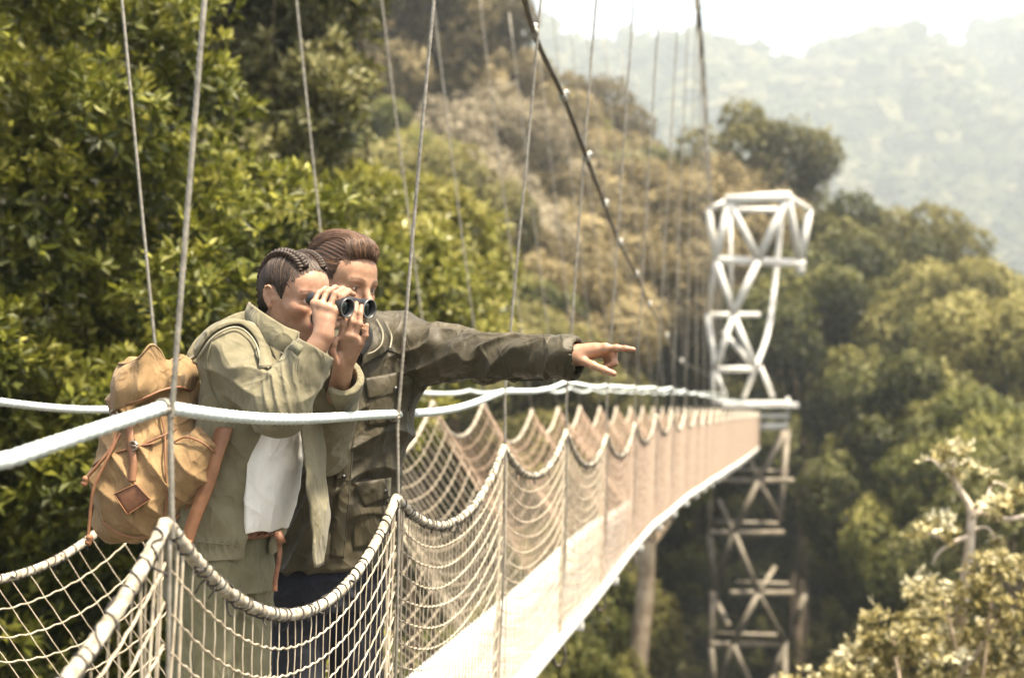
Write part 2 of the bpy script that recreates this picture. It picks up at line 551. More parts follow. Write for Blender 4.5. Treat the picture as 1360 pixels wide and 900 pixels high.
near_top = {0: (275, 0), 1: (576, 0), 2: (716, 0), 3: (792, 20), 4: (842, 20), 5: (876, 20), 6: (902, 20)}
for k in range(-1, 26):
    Y = Yk(k)
    b = B(k, R_D0 - .02, h_deck(k) + .02)
    n1 = B(k, r_top(k) - .006, h_top(k)); r1 = B(k, r_rail(k) - .012, h_rail(k))
    if k in near_top:
        q = P(*near_top[k], Y); top = r1 + (q - r1) * (3.3 / max(q[2] - r1[2], .1)) if k < 3 else r1 + (q - r1) * 1.6
    else:
        top = r1 + V(.12, 0, 1.0) * (1.8 if k > 6 else 3.0)
        if k > 6: top = V(cable2_at(Y)[0], Y, max(cable2_at(Y)[2], r1[2] + 1))
        if k > 14: continue
    g = hanger(r1 + V(0, 0, -.02), top, True, k)
    hg = g.build('hanger', M_wire, bridge)
    g = hanger(n1 + V(0.004, 0, -.03), r1, True, k)
    if k < 8:
        # below the net's edge: the tie goes on to a shackle at the deck edge
        g.tube(spline([n1, (n1 + b) / 2 + V(.012, 0, 0), b], 20), .0042, 6)
        for s in (0, .28, .42):
            c = b + (n1 - b) * (.04 + s * .6)
            g.tube([c - V(.0, .0, .03), c + V(0.0, .0, .03)], .009, 6)
    g.build('hanger', M_wire, hg)
    if k < 8:
        g = Geo()
        th = np.linspace(0, 2 * math.pi, 17)
        g.tube([b + V(.0, .030 * math.cos(a), .05 + .055 * math.sin(a) - .03) for a in th], .007, 6)
        g.tube([b + V(-.035, 0, -.0), b + V(.03, 0, -.0)], .008, 6)
        g.tube([b + V(-.03 * math.cos(a), .0, -.045 + .055 * math.sin(a)) for a in th], .008, 6)
        g.build('shackle', M_cable, hg)
    # lashing that binds the hand rope to the hanger
    if k < 8:
        g = Geo()
        for s in range(5):
            a = np.linspace(0, 2 * math.pi, 15)
            e = nrm(B(k + .1, 1, h_rail(k)) - B(k, 1, h_rail(k)))
            c = B(k, r_rail(k), h_rail(k)) + e * (.005 * (s - 2))
            sd_ = nrm(np.cross(e, [0, 0, 1])); up_ = np.cross(sd_, e)
            g.tube([c + .0145 * (math.cos(x) * sd_ + math.sin(x) * up_) + e * .003 * math.sin(x) for x in a], .0022, 5)
        g.build('tie', M_wire, hg)

far_top = [(1.78, (212, 482), (168, 0)), (3.1, (440, 520), (387, 0)), (2.47 * 1.75, (567, 530), (501, 0)), (3.03 * 1.75, (636, 538), (569, 0)), (3.76 * 1.75, (700, 547), (631, 0)),
           (4.28 * 1.75, (736, 549), (668, 0)), (4.82 * 1.75, (766, 541), (702, 0)), (5.36 * 1.75, (792, 538), (728, 0)), (5.95 * 1.75, (815, 535), (752, 20)), (6.53 * 1.75, (834, 535), (776, 40)),
           (7.1 * 1.75, (850, 535), (800, 60)), (7.7 * 1.75, (864, 533), (822, 80)), (8.4 * 1.75, (878, 532), (842, 110)), (9.2 * 1.75, (890, 531), (860, 140)), (10.2 * 1.75, (902, 531), (880, 160))]
for k, pb, pt_ in far_top:
    k = k if k < 2 else k - 0.0
    kk = k if k < 2 else k
    b = B(kk, rf_rail(kk), hf_top(kk))
    q0, q1 = P(*pb, Yk(kk)), P(*pt_, Yk(kk))
    d = (q1 - q0) / max(q1[2] - q0[2], .1)
    top = b + d * ((3.4 - b[2]) if kk < 9 else (q1[2] - q0[2]) * 1.05)
    hg = hanger(b, top, False, kk + 1).build('hanger', M_wire, bridge)
# ------------------------------------------------------------------ the far tower
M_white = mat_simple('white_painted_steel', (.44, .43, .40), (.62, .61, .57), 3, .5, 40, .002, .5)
M_grey = mat_simple('brown_grey_steel', (.11, .093, .068), (.22, .19, .145), 2.5, .6, 40, .002, .4)  # darker, browner steel for the lower shaft
YT = TOWER_Y
tower = empty('bridge_tower', P(1000, 1200, YT), 'white tubular lattice tower carrying the far end of the footbridge', 'tower')
YF, YM, YB = YT - .9, YT, YT + 1.0


def strut(name, a, b, r, mat, parent=tower, curve=None):
    g = Geo()
    p = [np.asarray(a), np.asarray(b)] if curve is None else [np.asarray(a), *[np.asarray(c) for c in curve], np.asarray(b)]
    g.tube(spline(p, 2 if curve is None else 24), r * .84, 10)
    return g.build(name, mat, parent)


N = dict(TL=P(941, 279, YF), A=P(968, 266, YF), Bn=P(1046, 261, YF), TR=P(1075, 279, YM),
         L2=P(951, 345, YF), M2=P(1007, 345, YF), R2=P(1063, 350, YM), N3=P(974, 418, YF), L4=P(950, 491, YF), R4=P(1003, 489, YF),
         TLb=P(969, 279, YB), TRb=P(1046, 279, YB), L3=P(940, 418, YM), R3=P(1008, 418, YB))
strut('top_beam', N['A'] + V(-.08, 0, 0), N['Bn'] + V(.08, 0, 0), .19, M_white)
for a, b in (('TL', 'A'), ('Bn', 'TR'), ('TLb', 'TRb')):
    strut('top_rail', N[a], N[b], .11, M_white)
for a, b, r_ in (('TL', 'L2', .12), ('A', 'L2', .13), ('A', 'M2', .13), ('Bn', 'M2', .14), ('Bn', 'R2', .13), ('TR', 'R2', .13),
                 ('L2', 'N3', .12), ('M2', 'N3', .13), ('L2', 'L3', .09), ('L3', 'L4', .10), ('N3', 'L4', .11), ('N3', 'R4', .12)):
    strut('brace', N[a], N[b], r_, M_white)
strut('cross_beam', N['L2'], N['R2'] + V(.1, 0, 0), .15, M_white)
strut('cross_beam', N['L3'], N['R3'], .10, M_white)
strut('cross_beam', N['L4'], N['R4'], .11, M_white)
strut('leg', P(1038, 282, YB), N['R4'], .10, M_white, curve=[P(1031, 360, YB), P(1020, 440, YM)])
strut('leg', P(970, 282, YB), P(971, 412, YB), .07, M_white)
strut('leg', N['R2'], N['R2'] + V(0, 0, -.35), .16, M_white)
for a, b in ((N['L4'], P(963, 527, YF)), (P(947, 492, YM), P(946, 527, YM)), (N['R4'], P(988, 527, YM)), (P(1010, 487, YB), P(1027, 527, YB)), (P(1003, 489, YB), P(960, 440, YB))):
    strut('brace', a, b, .09, M_white)
# landing at deck level
g = Geo()
g.box(P(1000, 536, YT), 2.2, 2.6, .14); g.box(P(1000, 548, YT) + V(0, 0, -.05), 1.7, 2.2, .12)
g.build('landing', M_white, tower, smooth=False)
strut('cross_beam', P(1006, 566, YF), P(1046, 566, YF), .14, M_white)
strut('top_rail', P(1046, 527, YF), P(1046, 560, YF), .07, M_white)
# lower shaft
lv = [('N5', 1007, 638), ('N6', 975, 707), ('N7', 1007, 787), ('N8', 973, 855), ('N9', 1007, 930), ('N10', 973, 1005), ('N11', 1007, 1080), ('N12', 973, 1155), ('N13', 1007, 1230)]
for n_, x, y in lv: N[n_] = P(x, y, YF)
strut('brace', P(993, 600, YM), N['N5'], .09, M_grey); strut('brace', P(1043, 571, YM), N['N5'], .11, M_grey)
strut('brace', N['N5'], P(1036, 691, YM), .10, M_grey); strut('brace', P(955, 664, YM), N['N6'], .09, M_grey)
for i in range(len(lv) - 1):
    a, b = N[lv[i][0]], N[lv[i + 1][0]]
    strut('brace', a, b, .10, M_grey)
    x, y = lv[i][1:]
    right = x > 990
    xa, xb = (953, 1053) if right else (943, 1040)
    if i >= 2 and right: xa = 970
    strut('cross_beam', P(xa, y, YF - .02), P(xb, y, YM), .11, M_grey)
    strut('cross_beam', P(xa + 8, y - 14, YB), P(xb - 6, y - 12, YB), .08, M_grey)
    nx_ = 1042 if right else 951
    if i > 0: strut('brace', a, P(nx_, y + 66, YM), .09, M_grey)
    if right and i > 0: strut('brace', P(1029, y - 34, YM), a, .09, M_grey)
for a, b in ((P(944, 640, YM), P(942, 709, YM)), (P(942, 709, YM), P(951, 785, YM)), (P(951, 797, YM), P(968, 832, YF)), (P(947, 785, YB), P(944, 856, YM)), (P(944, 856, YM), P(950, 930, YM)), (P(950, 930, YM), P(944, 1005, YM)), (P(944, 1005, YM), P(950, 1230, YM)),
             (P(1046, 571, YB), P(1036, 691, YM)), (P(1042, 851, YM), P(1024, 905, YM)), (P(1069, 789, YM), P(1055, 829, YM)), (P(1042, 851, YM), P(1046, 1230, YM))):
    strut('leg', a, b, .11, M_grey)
# ------------------------------------------------------------------ terrain, woods, haze
def pnoise(x, y, s, seed=0):
    r = np.random.default_rng(seed); o = 0
    for i in range(5):
        a = r.uniform(0, 2 * math.pi); f = s * (1.5 ** i)
        o = o + np.sin(f * (x * math.cos(a) + y * math.sin(a)) + r.uniform(0, 6.28)) * .7 ** i
    return o / 2.5


def ground(x, y):
    x = np.asarray(x, float); y = np.asarray(y, float)
    g = sstep(38, 114, y)
    hill = np.clip(17 - .62 * x, -14, 32)
    z = (-16 - 6 * sstep(-2, 7, x)) * (1 - g) + g * hill
    z = z + np.clip(-x - 2, 0, 40) * .35 * (1 - g)
    back = sstep(125, 200, y)
    z = z * (1 - back) - 22 * back
    far = sstep(430, 900, y)
    ridge = 178 + 14 * np.sin(x * .0225 + 1.0) + 8 * np.sin(x * .055 + 2) - 44 * np.exp(-((x - 272) / 20.0) ** 2) - .07 * np.clip(-x, 0, 1000) + .1 * np.clip(x - 320, 0, 600)
    z = z + far * (ridge + 22) - sstep(920, 1600, y) * 80
    return z + pnoise(x, y, .08, 3) * .8 + far * pnoise(x, y, .018, 4) * 8


xs = np.concatenate([np.linspace(-1500, -300, 16)[:-1], np.linspace(-300, -60, 40)[:-1], np.linspace(-60, 80, 100)[:-1], np.linspace(80, 600, 70)[:-1], np.linspace(600, 1500, 16)])
ys = np.concatenate([np.linspace(-600, -20, 14)[:-1], np.linspace(-20, 130, 100)[:-1], np.linspace(130, 1000, 120)[:-1], np.linspace(1000, 2500, 20)])
GX, GY = np.meshgrid(xs, ys)
GZ = ground(GX, GY)
nx, ny = len(xs), len(ys)
i = (np.arange(ny - 1)[:, None] * nx + np.arange(nx - 1)[None]).ravel()
m = NT('forest_floor')
M_ground = m.bsdf(m.ramp(m.noise(.5, 6), [(.3, (.008, .008, .004)), (.55, (.020, .018, .009)), (.75, (.045, .034, .018))]), .95, m.noise(3, 5), .2, .6, .1)
terr = obj('terrain', make_mesh('terrain', np.stack([GX, GY, GZ], -1).reshape(-1, 3), np.stack([i, i + 1, i + nx + 1, i + nx], -1)), M_ground)
tag(terr, kind='structure')

M_bark = mat_simple('grey_brown_bark', (.06, .045, .03), (.17, .13, .09), 3, .9, 12, .02, .1)
M_barkp = mat_simple('pale_bark', (.20, .15, .10), (.36, .29, .21), 4, .9, 14, .01, .1)
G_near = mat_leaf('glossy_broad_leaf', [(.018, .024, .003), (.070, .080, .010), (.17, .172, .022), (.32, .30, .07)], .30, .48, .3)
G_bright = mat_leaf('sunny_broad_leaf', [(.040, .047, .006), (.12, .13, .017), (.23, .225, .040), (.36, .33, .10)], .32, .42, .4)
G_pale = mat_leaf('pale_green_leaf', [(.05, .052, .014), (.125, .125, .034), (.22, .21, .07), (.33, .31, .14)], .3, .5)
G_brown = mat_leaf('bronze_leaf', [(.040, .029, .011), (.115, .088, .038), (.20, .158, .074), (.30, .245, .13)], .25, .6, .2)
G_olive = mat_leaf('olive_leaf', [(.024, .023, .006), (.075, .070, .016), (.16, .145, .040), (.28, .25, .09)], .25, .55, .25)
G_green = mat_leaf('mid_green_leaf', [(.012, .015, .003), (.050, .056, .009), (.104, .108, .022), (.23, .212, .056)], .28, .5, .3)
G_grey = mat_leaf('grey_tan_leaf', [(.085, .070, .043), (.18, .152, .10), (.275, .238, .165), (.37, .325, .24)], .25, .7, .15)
G_cream = mat_leaf('cream_bronze_leaf', [(.13, .11, .032), (.30, .25, .088), (.58, .51, .26), (.84, .79, .58)], .25, .5, .3)


def leaves(centres, axes, n_per, L, W, spread, rng, var, facing=0.):
    """Sprays of leaves: centres Nx3, axes Nx3 (the spray's direction), n_per leaves each."""
    N_ = len(centres)
    c = np.repeat(centres, n_per, 0); ax = np.repeat(axes, n_per, 0); vv = np.repeat(var, n_per)
    M_ = len(c)
    rd = rng.normal(size=(M_, 3)); rd /= np.linalg.norm(rd, axis=1, keepdims=True)
    d = ax * rng.uniform(.15, 1.0, (M_, 1)) + rd * spread
    d /= np.linalg.norm(d, axis=1, keepdims=True)
    up = ax + rng.normal(size=(M_, 3)) * .45 + V(0, 0, .35)
    s = np.cross(d, up); s /= np.maximum(np.linalg.norm(s, axis=1, keepdims=True), 1e-6)
    nn = np.cross(s, d)
    if facing:
        nn = ax * facing + rng.normal(size=(M_, 3)) * .42; nn /= np.linalg.norm(nn, axis=1, keepdims=True)
        s = np.cross(nn, rd); s /= np.maximum(np.linalg.norm(s, axis=1, keepdims=True), 1e-6); d = np.cross(s, nn)
    l = L * rng.uniform(.6, 1.25, (M_, 1)); w_ = W * rng.uniform(.7, 1.25, (M_, 1))
    base = c + rd * L * .12
    mid = base + d * l * .52 - nn * l * .05
    tip = base + d * l - nn * l * rng.uniform(.0, .30, (M_, 1))
    v = np.stack([base, mid + s * w_ * .5 + nn * w_ * .16, tip, mid - s * w_ * .5 + nn * w_ * .16], 1).reshape(-1, 3)
    q = np.arange(M_ * 4).reshape(-1, 4)
    return v, q, np.repeat(np.clip(vv + rng.normal(size=M_) * .07, 0, 1), 4)


def crown_mesh(name, clumps, dens, n_per, L, W, rng, spread=.9, shell=.35, light_top=.25, squash=.85, facing=0., tone=(.05, .62)):
    """clumps: Mx4 (x, y, z, r). dens: sprays per square metre of clump surface. Paler young leaves, with top light and inner shade painted into the tone."""
    cs, ax, va = [], [], []
    cl = np.asarray(clumps, float)
    mid = cl[:, :3].mean(0)
    for x, y, z, r in cl:
        n_ = max(6, int(dens * 4 * math.pi * r * r))
        d = rng.normal(size=(n_, 3)); d /= np.linalg.norm(d, axis=1, keepdims=True)
        o = nrm(V(x, y, z) - mid + V(0, 0, .01))
        keep = (d @ o + .55 * d[:, 2]) > rng.uniform(-1.25, .25, n_)
        d = d[keep]; n_ = len(d)
        rad = r * (1 - shell * rng.uniform(0, 1, n_) ** 1.6) * (1 + .22 * np.sin(d[:, 0] * 5 + x * 3) * np.sin(d[:, 1] * 6 + y * 2 + d[:, 2] * 5))
        p = V(x, y, z) + d * rad[:, None] * [1, 1, squash]
        cs.append(p); ax.append(d * .8 + V(0, 0, .5 if not facing else .12))
        tn = rng.uniform(*tone)
        va.append(np.clip(tn + light_top * d[:, 2] + .30 * (rad / r - .8) + rng.normal(size=n_) * .12, 0, 1))  # painted light: paler on each clump's top, darker underneath and inside
    cs = np.concatenate(cs); ax = np.concatenate(ax); ax /= np.linalg.norm(ax, axis=1, keepdims=True)
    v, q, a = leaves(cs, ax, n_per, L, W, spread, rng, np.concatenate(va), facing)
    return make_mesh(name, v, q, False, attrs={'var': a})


def clumps_round(h, w_, n, r0, rng, flat=.8, low=.25):
    """Clump centres through a crown of height h and half width w_ whose foot stands at z = 0."""
    out = []
    for _ in range(n):
        d = nrm(rng.normal(size=3)); rr = rng.uniform(.45, 1) ** .6
        z = h * (.5 + low * .5) + d[2] * h * (.5 - low * .5) * rr
        k = 1 - .35 * max(0, (z / h - .6)) / .4
        out.append((d[0] * w_ * rr * k, d[1] * w_ * rr * k, z, r0 * rng.uniform(.65, 1.3)))
    return out


def trunk_geo(base, clumps, r, rng, lean=V(0, 0, 0), nb=8, top=.75):
    cl = np.asarray(clumps)
    h = cl[:, 2].max() - base[2]
    c = cl[:, :3].mean(0); c[1] = max(c[1], base[1] - .4)
    t0 = V(*base); t1 = V(c[0], c[1], base[2] + h * top)
    p = spline([t0, t0 * .6 + t1 * .4 + rng.normal(size=3) * h * .02, t1], 14)
    g = Geo(); g.tube(p, np.linspace(r, r * .35, 14), 10)
    b = Geo()
    for i in rng.choice(len(cl), min(nb, len(cl)), replace=False):
        e = cl[i, :3]; s = p[rng.integers(5, 13)]
        if e[2] < s[2] - .5: s = p[4]
        b.tube(spline([s, s * .5 + e * .5 + V(0, 0, .06 * h) + rng.normal(size=3) * .04 * h, e], 9), np.linspace(r * .42, r * .08, 9), 6)
    return g, b


def tree(name, base, clumps, mats, label, cat='tree', group=None, r=.2, seed=1, dens=9, n_per=7, L=.12, W=.045, trunk=True, nb=10, **kw):
    rng = np.random.default_rng(seed)
    root = empty(name, base, label, cat, group)
    me = crown_mesh('crown', clumps, dens, n_per, L, W, rng, **kw)
    obj('crown', me, mats[0], root)
    if trunk:
        g, b = trunk_geo(base, clumps, r, rng, nb=nb)
        t = g.build('trunk', mats[1], root)
        if b.n: b.build('branch', mats[1], t)
    return root


def gz(x, y): return float(ground(x, y))


# ---- near woods on the left: clumps given where they hang in the air
def near_clumps(spec, rng, jit=.25):
    out = []
    for px, py, Y, r in spec:
        p = P(px, py, Y); out.append((*(p + rng.normal(size=3) * jit * r), r))
    return out


rng = np.random.default_rng(11)
spec = []
for py in range(-130, 1000, 54):
    for px in range(-480, 440, 54):
        edge = 215 + 40 * math.sin(py * .021) if py < 230 else (300 + .55 * (py - 230) if py < 470 else 430)
        if px > edge: continue
        Y = 8.6 + .0016 * (px + 100) + rng.uniform(-.7, .9) + 1.2 * math.sin(px * .02 + py * .013)
        spec.append((px + rng.uniform(-25, 25), py + rng.uniform(-25, 25), Y, rng.uniform(.30, .46)))
cl = near_clumps(spec, rng)
bx = P(60, 450, 9.2)
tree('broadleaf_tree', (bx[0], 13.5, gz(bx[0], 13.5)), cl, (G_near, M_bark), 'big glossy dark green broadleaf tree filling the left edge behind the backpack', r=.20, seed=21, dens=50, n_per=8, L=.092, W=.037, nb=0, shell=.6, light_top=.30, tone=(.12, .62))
# second tree behind, paler, up to the frame's top
spec = []
for py in range(-160, 340, 52):
    for px in range(150, 520, 52):
        edge = 440 + 32 * math.sin(py * .03 + 1) if py < 200 else 470 - .9 * (py - 200)
        if px > edge: continue
        spec.append((px + rng.uniform(-28, 28), py + rng.uniform(-28, 28), 15 + rng.uniform(-1.2, 1.2), rng.uniform(.5, .75)))
cl = near_clumps(spec, rng)
bx = P(330, 450, 15.5)
tree('pale_leaved_tree', (bx[0], 20, gz(bx[0], 20)), cl, (G_pale, M_bark), 'tall pale green tree with light tips and bare grey twigs above the woman', r=.07, seed=22, dens=34, n_per=8, L=.145, W=.060, nb=18, shell=.55, light_top=.3)
# bushy tree below, bright green, behind the heads
spec = []
for py in range(215, 600, 44):
    for px in range(205, 660, 46):
        top = 300 - .25 * (px - 220) if px < 380 else (250 + .0 * px if px < 480 else 262 + 1.05 * (px - 500) * (px > 500))
        if py < top + 15 or (px > 560 and py > 470): continue
        spec.append((px + rng.uniform(-20, 20), py + rng.uniform(-18, 18), 13.2 + rng.uniform(-.9, .9), rng.uniform(.34, .5)))
cl = near_clumps(spec, rng)
bx = P(430, 450, 13.5)
tree('bright_leaved_tree', (bx[0], 13.6, gz(bx[0], 13.6)), cl, (G_bright, M_bark), 'bright yellow green leafy tree directly behind the two heads', r=.07, seed=23, tone=(.2, .75), dens=44, n_per=8, L=.120, W=.050, nb=0, shell=.45, light_top=.30)
# layered pale boughs to the right of the heads
spec = []
for px, py, r in ((520, 330, .8), (570, 300, .7), (560, 350, .8), (610, 350, .7), (600, 395, .8), (640, 385, .5), (540, 400, .8), (580, 440, .8), (620, 440, .6), (540, 270, .5), (505, 290, .6), (550, 480, .7), (590, 500, .7), (500, 430, .8), (650, 350, .35)):
    spec.append((px, py, 19 + rng.uniform(-.9, .9), r * .85))
cl = near_clumps(spec, rng)
bx = P(570, 480, 19.5)
tree('layered_tree', (bx[0], 19.8, gz(bx[0], 19.8)), cl, (G_bright, M_bark), 'pale layered tree with sunlit boughs right of the man\'s head', r=.12, seed=24, dens=32, n_per=8, L=.17, W=.065, nb=14, shell=.3, light_top=.35, tone=(.35, .8))

# ---- hillside trees: prototypes first, then copies on the slope
PROTO = {}


def proto(key, mats, h, w_, n, r0, seed, **kw):
    rng = np.random.default_rng(seed)
    cl = clumps_round(h, w_, n, r0, rng, low=kw.pop('low', .25))
    dens = kw.pop('dens', 4); n_per = kw.pop('n_per', 7); L = kw.pop('L', .3); W = kw.pop('W', .14)
    kw.setdefault('facing', 1.0)
    me = crown_mesh(key + '_crown', cl, dens, n_per, L, W, rng, **kw)
    me.materials.append(mats[0])
    g, b = trunk_geo(V(0, 0, 0), cl, h * .028, rng, nb=12)
    tm = g.mesh('trunk'); tm.materials.append(mats[1]); bm_ = b.mesh('branch'); bm_.materials.append(mats[1])
    PROTO[key] = (me, tm, bm_, h)


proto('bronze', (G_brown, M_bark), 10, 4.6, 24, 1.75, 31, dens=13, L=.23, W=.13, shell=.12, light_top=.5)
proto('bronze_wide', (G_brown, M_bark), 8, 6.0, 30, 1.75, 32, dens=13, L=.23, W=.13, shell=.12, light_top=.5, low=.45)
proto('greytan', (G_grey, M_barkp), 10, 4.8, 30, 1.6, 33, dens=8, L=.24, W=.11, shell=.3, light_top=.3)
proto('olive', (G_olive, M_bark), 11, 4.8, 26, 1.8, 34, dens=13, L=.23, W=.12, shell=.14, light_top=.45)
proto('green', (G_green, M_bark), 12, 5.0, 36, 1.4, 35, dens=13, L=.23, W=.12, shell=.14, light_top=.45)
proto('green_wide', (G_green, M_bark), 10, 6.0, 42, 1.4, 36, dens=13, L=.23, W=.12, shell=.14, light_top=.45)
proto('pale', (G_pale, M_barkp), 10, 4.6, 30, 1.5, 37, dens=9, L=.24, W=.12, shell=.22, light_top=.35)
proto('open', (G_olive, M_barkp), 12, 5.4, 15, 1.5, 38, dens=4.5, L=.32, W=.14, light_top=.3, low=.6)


def place(key, name, px, top, Y, H, label, group=None, wide=1.0, cat='tree', seed=None):
    """A tree whose tip shows at photo pixel (px, top), standing at distance Y, H metres tall."""
    me, tm, bm_, h = PROTO[key]
    t = P(px, top, Y)
    r_ = random.Random(int(px * 7 + top * 13 + Y * 3))
    k = H / h
    root = empty(name, (t[0], Y, t[2] - H), label, cat, group)
    rz = r_.uniform(0, 6.28)
    prev = None
    for nm, d, par in (('crown', me, root), ('trunk', tm, root), ('branch', bm_, None)):
        o = bpy.data.objects.new(nm, d); COL.objects.link(o)
        if par is not None:
            o.parent = par; o.rotation_euler = (0, 0, rz); o.scale = (k * wide, k * wide, k); prev = o
        else:
            o.parent = prev
    # the trunk reaches down into the slope
    gap = (t[2] - H) - gz(t[0], Y)
    if gap > 0:
        g = Geo(); g.tube([V(t[0], Y, gz(t[0], Y) - .3), V(t[0], Y, t[2] - H + .3)], [h * k * .034, h * k * .028], 8)
        g.build('lower_trunk', tm.materials[0], root)
    return root


